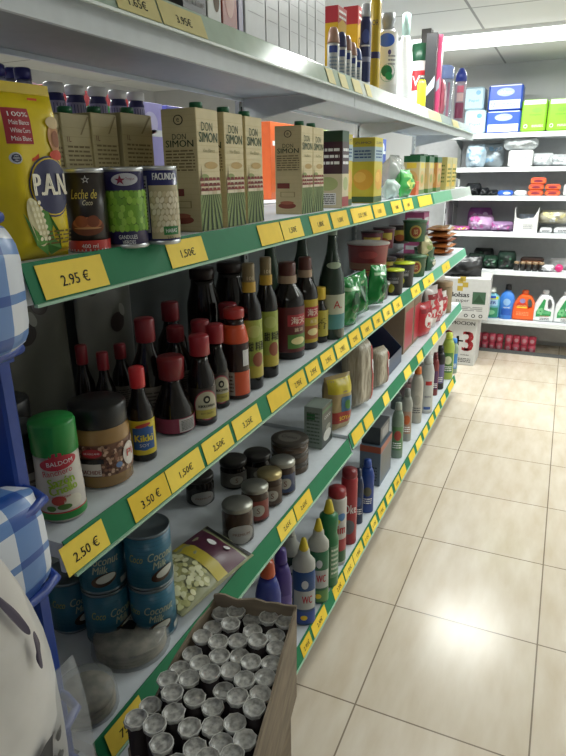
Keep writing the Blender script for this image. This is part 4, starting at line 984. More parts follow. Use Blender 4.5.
r = 37 * dep((x, y, zC)) / F / 2; h = hgt(x, y, zC, 437); hk = h / 3
for k in range(3):
    t = root('round_tin', (x, y, zC + k * hk)); MB().lathe([(r * .98, 0), (r, .002), (r, hk * .55), (r * .9, hk * .6), (r * .9, hk * .66)], K('4a3c30', 's'), 32).build('tin_body', t)
    MB().lathe([(r * .98, hk * .62), (r * 1.0, hk * .66), (r * 1.0, hk * .94), (r * .95, hk * .99), (0, hk * .99)], K('3c3630', 'g'), 32).build('lid', t)
    m = MB(); ell(m, topmap(hk * .99), 0, 0, r * .6, r * .6, K('5f5b54', 'w'), 1); text(m, topmap(hk), 'Crema', 0, 0, r * .35, INK, 2, w=r * .9)
    if k == 2: m.build('lid_label', t)
    tag(t, 'wide flat brown tin, ' + ['bottom', 'middle', 'top'][k] + ' of the stack of three behind the jar row', 'tin', 'stack of three flat tins')
def art_cm(m, w, d, h):
    f = facemap((-w / 2, 0), (w / 2, d), 'front'); l = facemap((-w / 2, 0), (w / 2, d), 'left')
    rect(m, f, -w / 2, .001, w / 2, h, K('26322a', 'g'), 1); ell(m, f, 0, h * .26, w * .38, h * .14, K('c8c8c0', 'g'), 2); ell(m, f, w * .1, h * .44, w * .22, h * .07, K('8a8a7c', 'g'), 2); text(m, f, 'COCO', 0, h * .72, h * .08, WHITE, 2, w=w * .6)
    rect(m, f, -w / 2, h * .86, w / 2, h * .93, K('2c6a3c', 'g'), 2); lines(m, l, -d * .35, h * .1, d * .35, h * .9, 9, K('5a6a5c'), 2); rect(m, l, -d * .35, h * .7, d * .1, h * .85, K('2c6a3c'), 1)
X2, yy, _, _, hh = boxfit(None, 322, 333, zC, pyC=None, X=-.655, top=408)
simplebox((-.652, yy + .04, zC), .095, .065, hh, K('8e9a92', 'w'), 'grey and dark green coconut carton standing past the round tins', 'carton', art_cm, 'coconut_carton')
# middle bay of shelf C
def art_seed(m, mp, w, h):
    rect(m, mp, -w * .45, h * .72, w * .45, h * .96, K('c4b42c', 'g'), 3); rect(m, mp, -w * .1, h * .4, w * .38, h * .66, K('3c6a8c', 'g'), 4); rect(m, mp, -w * .4, h * .2, w * .35, h * .4, K('9a3028', 'g'), 4); text(m, mp, 'SOYA', 0, h * .3, h * .07, YEL, 16, w=w * .42); ell(m, mp, w * .12, h * .52, w * .1, h * .08, K('5a8a4a'), 6)
yy = colY(335, -.665, zC2); t = bag((-.66, 1.80, zC + .0), .12, .21, .08, K('a89468', 'g'), art_seed, 'seed_bag', rz=PI / 2 - .5, seed=80, amp=.08, px=4, pz=5)
t.location = (-.665, colY(336, -.665, zC) , zC); tag(t, 'upright bag of beige seeds with a yellow top, beside the coconut carton', 'bag')
NOO = noisy('dried_rice_noodles', 60, [(.3, '8c8270'), (.7, 'c2bba8')], .35, stretch=(3, 3, .3))
def noodle(px, X, z, w, h, d, lb, seed):
    yy = colY(px, X, z); r_ = root('noodle_pack', (X, yy, z), PI / 2 - .25)
    p = Pillow(w, h, d, seed, .08, 7, 9); p.mesh(NOO).build('noodles', r_)
    m = MB(); rect(m, p.map, w * .2, h * .1, w * .44, h * .9, K('b03a3a', 'g'), 5); rect(m, p.map, w * .24, h * .5, w * .4, h * .7, WHITE, 7); m.build('label', r_)
    return tag(r_, lb, 'noodle pack', 'dried noodle packs')
noodle(356, -.665, zC2, .11, .27, .10, 'tall pack of pale dried noodles beside the seed bag', 82)
noodle(376, -.655, zC2, .10, .17, .08, 'shorter pack of dried noodles before the blue display tray', 83)
b = plainbag(360, -.78, zC2, .14, .26, .04, '9a2430', ('c8b4a8', '701820'), 'red noodle packet in shadow behind the pale noodles', seed=84)
for i, (px, X2, w_, h_, lb) in enumerate(((347, -.86, .15, .3, 'dark red packet deep in the shelf under the green foil bags'), (358, -.86, .16, .31, 'dark red crumpled packet right behind the tall noodles'), (381, -.93, .16, .3, 'dark red packet behind the blue display tray'))):
    plainbag(px, X2, zC2, w_, h_, .035, '7c1c26', ('a03038', '501018'), lb, seed=86 + i, group='dark red packets')
# blue display tray
def tray(loc, w, d, h, hf, mat, inner, lb, name='display_tray', rz=PI / 2, cat='tray'):
    t = root(name, loc, rz); m = MB(); k = .003
    m.box((-w / 2, 0, 0), (w / 2, d, k), inner); m.box((-w / 2, 0, 0), (w / 2, k, hf), mat); m.box((-w / 2, d - k, 0), (w / 2, d, h), mat)
    for s in (-1, 1):
        x0 = -w / 2 if s < 0 else w / 2 - k
        m.prism([(0, 0), (d, 0), (d, h), (d * .5, h), (0, hf)], x0, x0 + k, mat, 'x')
    m.build('tray_body', t); return tag(t, lb, cat)
t = tray((-.64, colY(392, -.64, zC2) + .03, zC2), .28, .2, .17, .075, K('263a58', 'g'), K('a89c8c'), 'dark blue open display tray with brown inside on the middle bay of the jar shelf')
m = MB(); f = facemap((-.14, 0), (.14, .2), 'left'); rect(m, f, -.06, .01, .07, .05, K('c8ccd0'), 1); text(m, f, 'PROMO', 0, .03, .02, NAVY, 2); m.build('print', t)
BRB = K('75604c', 'p')
for i, (px, X2, h_, w_) in enumerate(((399, -.66, .30, .20), (390, -.82, .33, .2), (410, -.66, .29, .16))):
    yy = colY(px, X2, zC2) + (.10 if i == 0 else .12)
    if i == 0: Yb0 = yy
    if i == 2: yy = Yb0 + .19
    if i == 1: yy = Yb0 - .06
    simplebox((X2 + .0, yy + .08, zC2), w_, (.13, .08, .13)[i], h_, K(['8a7862', '5a4a3c', '7c6a56'][i]), 'brown cardboard carton of packets, ' + ['nearer front one past the blue tray', 'rear one in shadow behind the blue tray', 'farther front one past the blue tray'][i], 'box',
              lambda m, w, d, h: rect(m, facemap((-w / 2, 0), (w / 2, d), 'front'), -w * .42, h * .06, w * .42, h * .7, K('a82430', 'g'), 1), 'cardboard_carton', group='brown cartons on the jar shelf')
for i, (yy, h_, c, lb) in enumerate(((3.28, .19, 'b02430', 'red foil packet just past the brown cartons'), (3.45, .25, 'c4bcb8', 'white and red packet next to the red foil one'), (3.61, .2, 'a8323a', 'second red packet, beyond the white and red one'), (3.77, .16, 'c8c0bc', 'white packet before the brown round tub'))):
    t = bag((-.65, yy, zC2), .15, h_, .08, K(c, 'g'), art_pk(('d8d0cc' if c[0] != 'c' else 'b02430', '8a1820')), 'snack_bag', rz=PI / 2 - .3, seed=95 + i, amp=.15); tag(t, lb, 'bag', 'red and white packets')
t = bottle((-.78, 3.60, zC2), [(.045, 0), (.048, .004), (.046, .2), (.02, .27)], K('b8323a', 'g'), [(.021, .27), (.021, .31), (0, .312)], K('b02430', 'g'), None, 'sauce_bottle'); tag(t, 'red bottle rising above the white and red packet', 'bottle')
t = tubjar((-.66, 3.93, zC2), .055, .2, K('8c7a5c', 'g'), K('a89070', 'g'), lidh=.03, name='round_tub'); tag(t, 'tan round tub near the far end of the jar shelf', 'tub')
t = bag((-.72, 4.08, zC2 + .0), .2, .24, .08, K('b8b0a8', 'g'), None, 'paper_bag', rz=PI / 2, seed=99, amp=.1); tag(t, 'pale packet at the far end of the jar shelf', 'packet')

# ================================================================== shelf D
gD = 'cleaning bottles on the bottom shelf'
def wcb(px, py, w_, tp, ca, cb, lb, txt='WC', cap='c4b02c', X=None):
    x, y, r, h = fit(px, py, zD, w_, tp) if X is None else fitrow(px, X, zD, w_, tp)
    t = root('toilet_cleaner_bottle', (x, y, zD), facecam(x, y))
    MB().lathe([(r * .92, 0), (r, .005), (r, h * .58), (r * .92, h * .66)], K(ca, 'g'), 24, 1, .75).build('bottle_body', t)
    MB().lathe([(r * .95, h * .645), (r * 1.0, h * .66), (r * .98, h * .73), (r * .55, h * .80), (r * .5, h * .86), (r * .42, h * .865)], K('a8aaa4', 'g'), 24, 1, .8).build('collar', t)
    m = MB(); m.lathe([(r * .4, h * .86), (r * .42, h * .88), (r * .2, h * .985), (0, h)], K(cap, 'g'), 14); m.build('cap', t)
    m = MB(); mp = cylmap(r, 1, .75); a = r
    rect(m, mp, -a * 1.0, h * .2, a * 1.2, h * .42, K('b4b8b4', 'g'), 1); text(m, mp, txt, a * .3, h * .32, h * .09, K('b0303c'), 3, w=a * .9, bold=.0006)
    ell(m, mp, a * .1, h * .50, a * .3, h * .05, K('c0c4c8', 'g'), 2); rect(m, mp, -a * 1.3, h * .03, a * 1.3, h * .17, K(cb, 'g'), 1); ell(m, mp, 0, h * .1, a * .3, h * .03, YEL, 3); m.build('label', t)
    return tag(t, lb, 'bottle', gD)
wcb(304, 628, 23, 537, '24487c', '2c4c9a', 'blue toilet cleaner bottle with yellow tip, right beside the open box')
wcb(318, 606, 21, 518, '2c6a48', '5a8a4c', 'green and white toilet cleaner bottle with yellow tip, behind the blue one')
wcb(291, 0, 21, 524, '1f3a2e', '24402c', 'dark green toilet cleaner bottle in shadow left of the blue one', X=-.70, cap='a8a8a0')
x, y, r, h = fit(328, 588, zD, 20, 499)
t = bottle((x, y, zD), [(r * .95, 0), (r, .004), (r, h * .55), (r * .8, h * .63), (r * .95, h * .72), (r * .9, h * .82), (r * .5, h * .86)], K('1a6a3c', 'g'), [(r * .55, h * .85), (r * .5, h * .88), (r * .28, h * .985), (0, h)], K('c4b02c', 'g'),
           lambda m: (rect(m, cylmap(r), r * .2, h * .12, r * 1.2, h * .5, K('5f8a68', 'g'), 1), lines(m, cylmap(r), r * .3, h * .15, r * 1.1, h * .48, 6, K('c8d0c0'), 2)), 'bleach_bottle')
tag(t, 'plain dark green bleach bottle with yellow tip', 'bottle', gD)
def tin(px, py, w_, tp, c, lid, lb, txt, tc, X=None, extra=None):
    x, y, r, h = fit(px, py, zD, w_, tp) if X is None else fitrow(px, X, zD, w_, tp)
    def a_(m):
        mp = cylmap(r)
        if extra: extra(m, mp, r, h)
        text(m, mp, txt, r * .2, h * .5, h * .12, K(tc), 6, w=r * 1.5, rot=0, bold=.0006)
    t = bottle((x, y, zD), [(r * .97, 0), (r, .004), (r, h * .86), (r * .9, h * .9)], K(c, 'g'), [(r * .92, h * .895), (r * .95, h * .91), (r * .9, h * .985), (0, h)], K(lid, 'g'), a_, 'cleaner_can')
    return tag(t, lb, 'can', gD)
tin(336, 566, 19, 487, 'b8b4b0', '8c2228', 'white scouring powder can with dark red top and red lettering', 'Vim', 'b02028',
    extra=lambda m, mp, r, h: (rect(m, mp, -r * 3, h * .05, r * 3, h * .2, K('2c5a3a', 'g'), 1), ell(m, mp, r * .5, h * .66, r * .5, h * .05, K('4a7ab0', 'g'), 2, rot=.5), ell(m, mp, 0, h * .6, r * .4, h * .03, K('c8b43c', 'g'), 3, rot=.4), rect(m, mp, -r * 1.4, h * .2, r * 1.4, h * .36, K('9a3038', 'g'), 1)))
tin(348, 545, 16, 468, '96222c', '7c1c24', 'red spray can with white lettering past the white scouring powder', 'Oke', 'd8d0d0', extra=lambda m, mp, r, h: ell(m, mp, 0, h * .25, r * .8, h * .1, K('5a5a64', 'g'), 2))
def pb(px, py, w_, tp, c, cap, lb, X=None, z=None, art=None, name='cleaning_bottle', grp=gD, neck=.46, sh=.78, sy=.8):
    z = zD if z is None else z
    x, y, r, h = fit(px, py, z, w_, tp) if X is None else fitrow(px, X, z, w_, tp)
    t = bottle((x, y, z), [(r * .94, 0), (r, .004), (r * .98, h * sh * .6), (r, h * sh * .9), (r * .85, h * sh), (r * neck, h * (sh + .12)), (r * neck, h * .88)], K(c, 'g'), [(r * neck * 1.25, h * .87), (r * neck * 1.3, h * .88), (r * neck * 1.1, h * .985), (0, h)], K(cap, 'g'),
               (lambda m: art(m, cylmap(r, 1, sy), r, h)) if art else None, name, sx=1, sy=sy)
    return tag(t, lb, 'bottle', grp)
def artb(c1, c2=None, txt=None, tc='ffffff'):
    def a(m, mp, r, h):
        rect(m, mp, -r * .9, h * .15, r * 1.0, h * .58, K(c1, 'g'), 1)
        if c2: ell(m, mp, r * .1, h * .42, r * .6, h * .09, K(c2, 'g'), 2)
        if txt: text(m, mp, txt, r * .1, h * .3, h * .06, K(tc), 4, w=r * 1.3)
        else: lines(m, mp, -r * .7, h * .18, r * .8, h * .3, 3, K(tc), 3)
    return a
pb(357, 525, 11, 468, '1c2c4c', '202c44', 'slim dark navy bottle beside the red spray can', art=artb('24365a', '3c5a8c'))
pb(366, 514, 14, 459, '1c3f8c', '1c3f8c', 'bright blue bottle beside the slim navy one', art=artb('24408a', '5a5a4a'))
def art_gb(m, w, d, h):
    f = facemap((-w / 2, 0), (w / 2, d), 'front'); l = facemap((-w / 2, 0), (w / 2, d), 'left')
    rect(m, f, -w * .45, h * .08, w * .45, h * .8, K('5c5c58', 'g'), 1); rect(m, f, -w / 2, h * .84, w / 2, h, K('9c4a30', 'g'), 1); rect(m, l, -d / 2, h * .84, d / 2, h, K('9c4a30', 'g'), 1)
    text(m, l, 'H2', -d * .1, h * .6, h * .1, K('1a2430'), 2, w=d * .4); lines(m, l, -d * .35, h * .1, d * .35, h * .5, 5, K('2c3a48'), 2)
yy = colY(380, -.645, zD)
simplebox((-.645, yy + .09, zD), .2, .10, .20, K('5c6c7c', 'g'), 'grey-blue box with rust orange top edge on the bottom shelf', 'box', art_gb, 'cleaning_box')
simplebox((-.655, yy + .09, zD + .201), .16, .09, .085, K('3c4248', 'g'), 'dark grey pack lying on top of the grey-blue box', 'packet', lambda m, w, d, h: (rect(m, facemap((-w / 2, 0), (w / 2, d), 'front'), -w * .3, h * .2, w * .35, h * .8, K('8a8c90', 'g'), 1)), 'cleaning_pack')
pb(396, 459, 12, 402, '7c9080', 'a8b0a4', 'grey-green bottle with a clear body, first past the boxes', art=artb('5f8a5c', 'a8453a'))
pb(405, 442, 11, 388, '9a9c94', '888c88', 'grey bottle with an orange picture, second past the boxes', art=artb('a88a78', 'c06030'))
pb(411, 0, 12, 378, 'b08a88', 'c8b0ac', 'pale pink bottle in the second row past the boxes', X=-.74)
pb(415, 424, 12, 366, 'b4b0a4', 'c86a28', 'cream bottle with an orange cap', art=artb('b8b4a8', 'a8a498', tc='5a5a5a'))
pb(425, 414, 13, 355, 'b8bab6', 'c0c2be', 'tall white bottle with a small red label, after the orange-capped one', art=lambda m, mp, r, h: (rect(m, mp, -r * .9, h * .05, r * .9, h * .6, K('c0c2be', 'g'), .5), rect(m, mp, -r * .2, h * .5, r * .8, h * .57, K('b83030', 'g'), 1), text(m, mp, 'neutrex', r * .3, h * .3, h * .04, K('4a4a6a'), 2, w=r * 1.1), rect(m, mp, -r * .3, h * .07, r * .8, h * .12, K('3c5a9a', 'g'), 1)), sh=.8, neck=.55)
pb(433, 396, 8, 352, '7c3434', '6a2a2c', 'dark red bottle past the tall white one', art=artb('54305a'))
pb(438, 390, 10, 345, '222024', '1c1c20', 'black bottle with a lilac label near the far end', art=artb('6a6490'))
pb(446, 380, 12, 332, 'a0b44c', 'c4d048', 'lime green bottle near the far end of the bottom shelf', art=artb('4f7c3c', 'd0d8b0'))
pb(452, 374, 9, 338, '8a9c8c', '3c7cc0', 'pale bottle with blue cap at the far end of the bottom shelf', art=artb('3c7cc0'))
pb(331, 0, 17, 512, '5c6064', '6a6e70', 'grey bottle in the second row behind the scouring powder can', X=-.76)
pb(350, 0, 16, 478, '54302c', '4a2c2a', 'dark brown bottle in the second row behind the red spray can', X=-.76)
for px, tp, c, lb in ((372, 470, '3c3a3a', 'dark bottle in the second row behind the blue bottle'), (397, 392, '54605c', 'grey-green bottle in the second row behind the first grey one'), (405, 382, '6a5a58', 'brownish bottle in the second row behind the grey orange-picture one'),
                       (421, 362, '8a8a88', 'grey bottle in the second row behind the tall white one'), (430, 356, '5a4650', 'plum bottle in the second row behind the dark red one'), (437, 350, '7c8a50', 'olive bottle in the second row near the far end')):
    pb(px, 0, 12, tp, c, c, lb, X=-.82) if colY(px, -.82, zD + .15) < 4.2 else None
for i, (px, py, w_, tp, c, c2, lb) in enumerate(((268, 0, 26, 560, 'b4502c', '2c3a8c', 'orange and blue detergent pouch bottle just behind the open box'), (281, 0, 22, 548, '42307a', '42307a', 'violet bottle just behind the open box'))):
    pb(px, 0, w_, tp, c2, c, lb, X=-.645 - .0 * i, art=artb('b4502c' if i == 0 else '5a4a90', 'd0d0d8'))

# ================================================================== shelf T (tops run out of the picture)
def Tbox(pa, pb_, X, h, d, c, lb, art=None, name='hygiene_box', grp=None, cat='box'):
    ya, yb = colY(pa, X, zT), colY(pb_, X, zT)
    return simplebox((X, (ya + yb) / 2, zT), yb - ya - .0015, d, h, K(c, 'g'), lb, cat, art, name, group=grp)
XT = XF - .012
def f_(w, d, h): return facemap((-w / 2, 0), (w / 2, d), 'front')
Tbox(183, 207, XT, .14, .06, '24282c', 'black box above the 3.95 price tag, nearest on the top shelf', lambda m, w, d, h: lines(m, f_(w, d, h), -w * .4, h * .1, w * .4, h * .5, 4, K('7c7c7c'), 1))
Tbox(208, 222, XT, .14, .06, 'b4b8b4', 'narrow white box between the black and the red-brown one', lambda m, w, d, h: ell(m, f_(w, d, h), w * .15, h * .35, w * .25, h * .2, K('6a5a4c'), 1))
Tbox(223, 238, XT, .14, .06, '8c3c2c', 'red-brown box with a pictured face-like pattern, on the top shelf', lambda m, w, d, h: (ell(m, f_(w, d, h), 0, h * .4, w * .3, h * .25, K('a86a58', 'g'), 1), ell(m, f_(w, d, h), w * .1, h * .6, w * .25, h * .12, K('d0b8a8', 'g'), 2)))
Tbox(239, 244, XT, .15, .06, '8c88a8', 'thin lilac box before the row of pale grey cartons', )
labs = ['widest, first after the thin lilac box', 'second in the row', 'third in the row', 'fourth in the row', 'fifth in the row', 'sixth in the row', 'last, beside the roll-on deodorants']
for i, (a, b_) in enumerate(((245, 266), (266, 279), (279, 289.5), (289.5, 299), (299, 307), (307, 315), (315, 325))):
    def art_g(m, w, d, h):
        f = f_(w, d, h)
        for k in (.2, .3, .42, .5, .58): rect(m, f, -w * .35, h * k, w * .4, h * k + .0012, K('8f8f98'), 1)
        text(m, f, 'crema', 0, h * .7, .006, K('80808c'), 1, w=w * .7); rect(m, f, -w * .49, 0.002, -w * .46, h, K('8a8e92'), 1)
    Tbox(a, b_, XT, .24, .05, 'b2b6ba', 'pale grey tall cosmetics carton, ' + labs[i], art_g, 'cosmetics_carton', 'pale grey cosmetics cartons')
# roll-on deodorants
for i, (px, tp, c, X2) in enumerate(((333, 18, 'a07c68', XT - .022), (341, 28, '2c3058', XT - .022), (346.5, 35, '9a7668', XT - .022), (351.5, 42, 'a88474', XT - .022), (356.5, 48, '34508c', XT - .022))):
    yy = colY(px, X2, zT); r = (.017, .015, .014, .015, .015)[i]; h = min(.12, hgt(X2, yy, zT, tp))
    t = root('roll_on_deodorant', (X2, yy, zT), facecam(X2, yy)); MB().lathe([(r * .85, 0), (r, .004), (r * .95, h * .35), (r, h * .6), (r * .9, h * .66)], K('b8bab8', 'g'), 20).build('bottle_body', t)
    MB().lathe([(r * .98, h * .66), (r, h * .7), (r * .85, h * .88), (r * .5, h * .98), (0, h)], K(c, 'g'), 20).build('cap', t)
    m = MB(); mp = cylmap(r); rect(m, mp, -r * .7, h * .46, r * .7, h * .6, K('2c3c7c', 'g'), 2); lines(m, mp, -r * .6, h * .1, r * .6, h * .4, 4, K('7c8c9c'), 2); m.build('label', t)
    tag(t, ['roll-on deodorant with brown dome cap, nearest of the row', 'roll-on deodorant with dark blue dome cap, second of the row', 'roll-on deodorant with brownish cap in the middle of the row', 'roll-on deodorant with peach cap, fourth of the row', 'roll-on deodorant with mid-blue cap, last before the blue spray can'][i], 'deodorant', 'roll-on deodorants')
def art_go(m, w, d, h):
    f = f_(w, d, h); l = facemap((-w / 2, 0), (w / 2, d), 'left')
    poly(m, f, [(-w * .5, h), (w * .5, h), (w * .5, h * .82), (0, h * .86), (-w * .5, h * .78)], K('a83038', 'g'), 1); text(m, f, 'GORG', 0, h * .6, h * .12, K('7c4a1c'), 2, w=w * .8, bold=.0006); lines(m, f, -w * .4, h * .84, w * .4, h * .97, 2, WHITE, 3)
    rect(m, l, -d * .5, h * .8, d * .5, h, K('a83038', 'g'), 1)
for i, (px, tp) in enumerate(((333, 4), (350, 5))):
    X2 = -.70; ya = colY(px + (6 if px > 340 else 3), X2, zT); simplebox((X2, ya + .05, zT), .095 if i else .08, .05, hgt(X2, ya, zT, tp), K('c8a024', 'g'), ['yellow box with a red top behind the roll-on deodorants, nearer one', 'yellow box with a red top and brown capitals behind the roll-on deodorants'][i], 'box', art_go, 'hygiene_box', group='yellow boxes on the top shelf')
def spray(px, X, w_, tp, c, capc, lb, art=None, name='spray_can', z=zT, hk=.85, cat='spray can'):
    x, y, r, h = fitrow(px, X, z, w_, tp)
    t = bottle((x, y, z), [(r * .96, 0), (r, .003), (r, h * hk * .93), (r * .8, h * hk)], K(c, 'g'), [(r * .85, h * hk * .995), (r * .88, h * (hk + .01)), (r * .8, h * .98), (r * .6, h), (0, h)], K(capc, 'g'), (lambda m: art(m, cylmap(r), r, h)) if art else None, name)
    return tag(t, lb, cat)
spray(366, -.64, 11, 4, '2a3464', 'a0a4a8', 'dark blue spray can with a silver cap', lambda m, mp, r, h: (rect(m, mp, -r * 3, h * .32, r * 3, h * .38, K('8c90a8', 'g'), 1), rect(m, mp, -r * 3, 0.001, r * 3, h * .08, K('9c9c9c', 'm'), 1), rect(m, mp, -r * .8, h * .5, r * .8, h * .52, WHITE, 1), ell(m, mp, 0, h * .62, r * .7, h * .08, K('4a5a9c', 'g'), 1)))
spray(376, -.63, 11, -20, 'c0a428', 'b89a20', 'tall yellow spray can beside the dark blue one', lambda m, mp, r, h: (rect(m, mp, -r * 3, h * .3, r * 3, h * .36, K('34305c', 'g'), 1), text(m, mp, 'OR', 0, h * .62, h * .05, K('3c3c50'), 2, w=r * 1.2)))
def art_hs(m, mp, r, h):
    rect(m, mp, -r, h * .14, r, h * .76, K('e4e8ea', 'g'), .5); ell(m, mp, -r * .1, h * .66, r * .75, h * .08, K('3c6adc', 'g'), 1); ell(m, mp, r * .1, h * .28, r * .7, h * .11, K('8cb4a8', 'g'), 1, rot=-.5); ell(m, mp, 0, h * .3, r * .5, h * .07, K('1c7a54', 'g'), 2, rot=-.4); ell(m, mp, r * .2, h * .24, r * .3, h * .05, K('2c9a60', 'g'), 3, rot=.6)
    ell(m, mp, r * .2, h * .52, r * .15, h * .03, K('4c4c8c', 'g'), 1); lines(m, mp, r * .1, h * .36, r * .8, h * .5, 3, K('8890a0'), 1)
x, y, r, h = fitrow(388, -.64, zT, 22, 12)
t = bottle((x, y, zT), [(r * .9, 0), (r, .004), (r * 1.02, h * .4), (r * .92, h * .72), (r * .6, h * .8)], K('e0e4e6', 'g'), [(r * .55, h * .79), (r * .5, h * .84), (r * .62, h * .9), (r * .62, h * .98), (0, h)], K('8c9298', 'g'), lambda m: art_hs(m, cylmap(r * 1.02, 1, .82), r, h), 'shampoo_bottle', sx=1, sy=.8)
tag(t, 'white shampoo bottle with a blue oval and green leaves', 'shampoo')
x, y, r, h = fitrow(406, -.63, zT, 16, 12)
t = bottle((x, y, zT), [(r * .95, 0), (r, .004), (r, h * .45), (r * .8, h * .6), (r * .55, h * .72), (r * .5, h * .74)], K('e8eaec', 'g'), [(r * .5, h * .735), (r * .5, h * .98), (0, h)], K('b0d0cc', 'g'), None, 'shampoo_bottle')
tag(t, 'plain white bottle with a tall pale turquoise cap', 'shampoo')
x, y, r, h = fitrow(420, -.72, zT, 17, 43)
t = bottle((x, y, zT), [(r * .95, 0), (r, .004), (r, h * .72), (r * .9, h * .76)], K('d0ccc8', 'g'), [(r * .95, h * .75), (r, h * .77), (r, h * .98), (0, h)], K('1e4a34', 'g'), lambda m: (rect(m, cylmap(r), -r * 1.8, h * .35, r * 1.8, h * .62, K('b82c34', 'g'), 1), text(m, cylmap(r), 'W', 0, h * .48, h * .14, WHITE, 3)), 'hygiene_jar')
tag(t, 'white jar with a red band and dark green lid on the top shelf', 'jar')
pb(422, 0, 9, 75, 'c0c42c', '3c3c34', 'small lime yellow bottle with a dark cap on the top shelf', X=-.63, z=zT, grp=None, name='hygiene_bottle')
for i, (px, X2, c, h_, w_, lb) in enumerate(((438, -.625, '26262a', 40, .03, 'tall black box with a grey patch'), (431, -.76, '3a3634', 46, .06, 'dark box behind the tall black one'), (439, -.612, 'c84a74', 36, .03, 'thin pink upright packet beside the black box'))):
    ya = colY(px - (5 if i < 2 else 1), X2, zT); hh = hgt(X2, ya, zT, (32, 28, 34)[i])
    simplebox((X2, ya + w_ / 2, zT), w_, .05, hh, K(c, 'g'), lb, 'box', lambda m, w, d, h: (poly(m, facemap((-w / 2, 0), (w / 2, d), 'left'), [(-d * .45, h * .2), (d * .45, h * .34), (d * .45, h * .48), (-d * .45, h * .3)], K('a8acb8', 'g'), 1)) if w > .025 else None, 'hygiene_box')
BRUSH = K('9aa8c0', 't')
x, y, r, h = fitrow(444, -.66, zT, 19, 66); r = min(r, .05)
t = root('clear_tub', (x, y, zT), facecam(x, y)); MB().lathe([(r, 0), (r, .003), (r, h * .74)], BRUSH, 20).build('tub_body', t); MB().lathe([(r * 1.02, h * .75), (r * 1.05, h * .78), (r * 1.0, h * .96), (r * .8, h), (0, h)], K('7c90c4', 'c'), 20).build('lid', t)
for k, c in enumerate(('b83050', '5ab04c', '3048b0', 'c0c4d0')):
    an = k * 1.5; MB().tube([(r * .5 * math.cos(an), r * .5 * math.sin(an), .005), (r * .55 * math.cos(an + .3), r * .55 * math.sin(an + .3), h * .7)], .007, K(c, 'g')).build('brush', t)
tag(t, 'clear tub of coloured brushes with pale blue lid, far end of the top shelf', 'tub')
plainbag(441, -.612, zT, .06, .16, .03, '9c4458', ('c0a0a8', 'b07080'), 'dark pink wrapped packet leaning in front of the clear tub', 'g', 'wrapped_packet', seed=130, cat='packet')
x, y, r, h = fitrow(461, -.63, zT, 11, 68)
t = bottle((x, y, zT), [(r * .8, 0), (r, .004), (r, h * .7), (r * .85, h * .78)], K('a89aa8', 'c'), [(r * 1.0, h * .76), (r * 1.0, h * .88), (r * .4, h * .99), (0, h)], K('2c3c94', 'g'), lambda m: (rect(m, cylmap(r), -r * .8, h * .1, r * .8, h * .38, K('7c3050', 'g'), 1), rect(m, cylmap(r), -r * .6, h * .56, r * .6, h * .68, K('c85a74', 'g'), 1), rect(m, cylmap(r), -r * .6, h * .4, r * .6, h * .55, K('d0b0b0', 'g'), 1)), 'toothbrush_holder')
tag(t, 'slim wrapped holder with pointed dark blue cap at the far end of the top shelf', 'holder')

# ================================================================== open cardboard box of capped tubes
CARD = noisy('brown_corrugated_card', 14, [(.3, '6d6152'), (.5, '7c6f5e'), (.7, '8b7d6a')], .8, stretch=(1, 1, 4))
CARDIN = K('5c4f40')
ZR = .86; ZF = .665
TOPC = [Vector(p) for p in ((-.478, .742), (-.335, .772), (-.252, .40), (-.474, .488))]
BOTC = [Vector(p) for p in ((-.478, .738), (-.335, .768), (-.262, .40), (-.474, .490))]
t = root('cardboard_box', (-.39, .57, ZF)); tag(t, 'open brown cardboard box packed with film-capped tubes, in the foreground', 'box')
def wallpanel(i, j, name, lumps=0, thick=.004, zt=ZR, seed=0, drop=(0, 0)):
    a0, a1 = BOTC[i], BOTC[j]; b0, b1 = TOPC[i], TOPC[j]; c = (TOPC[0] + TOPC[1] + TOPC[2] + TOPC[3]) / 4
    n = 14; vs = []; org = Vector((-.39, .57, ZF))
    for k in range(n + 1):
        s = k / n; lo = a0.lerp(a1, s); hi = b0.lerp(b1, s); e = (b1 - b0).normalized(); inn = Vector((-e.y, e.x))
        if inn.dot(c - hi) < 0: inn = -inn
        z = zt - drop[0] * (1 - s) ** 2 - drop[1] * s ** 2 + lumps * (noise.noise(Vector((s * 5, seed, 0))) - .1)
        for base, zz, o in ((lo, ZF, 0), (hi, z, 0), (lo, ZF, thick), (hi, z, thick)):
            p = base + inn * o; vs.append(Vector((p.x, p.y, zz)) - org)
    fs = []
    for k in range(n):
        a = k * 4; b = a + 4
        fs += [(a, b, b + 1, a + 1), (a + 2, a + 3, b + 3, b + 2), (a + 1, b + 1, b + 3, a + 3)]
    m = MB().add(vs, fs, CARD); return m.build(name, t)
wallpanel(0, 1, 'rear_wall', .008, seed=1); wallpanel(1, 2, 'aisle_wall', .012, seed=2, zt=ZR - .004); wallpanel(2, 3, 'front_wall', .004, seed=3, zt=ZR - .05, drop=(0, .03)); wallpanel(3, 0, 'shelf_side_wall', .010, seed=4, zt=ZR - .008, drop=(.07, 0))
MB().add([Vector((p.x, p.y, ZF + .003)) - Vector((-.39, .57, ZF)) for p in BOTC], [(0, 1, 2, 3)], CARDIN).build('box_bottom', t)
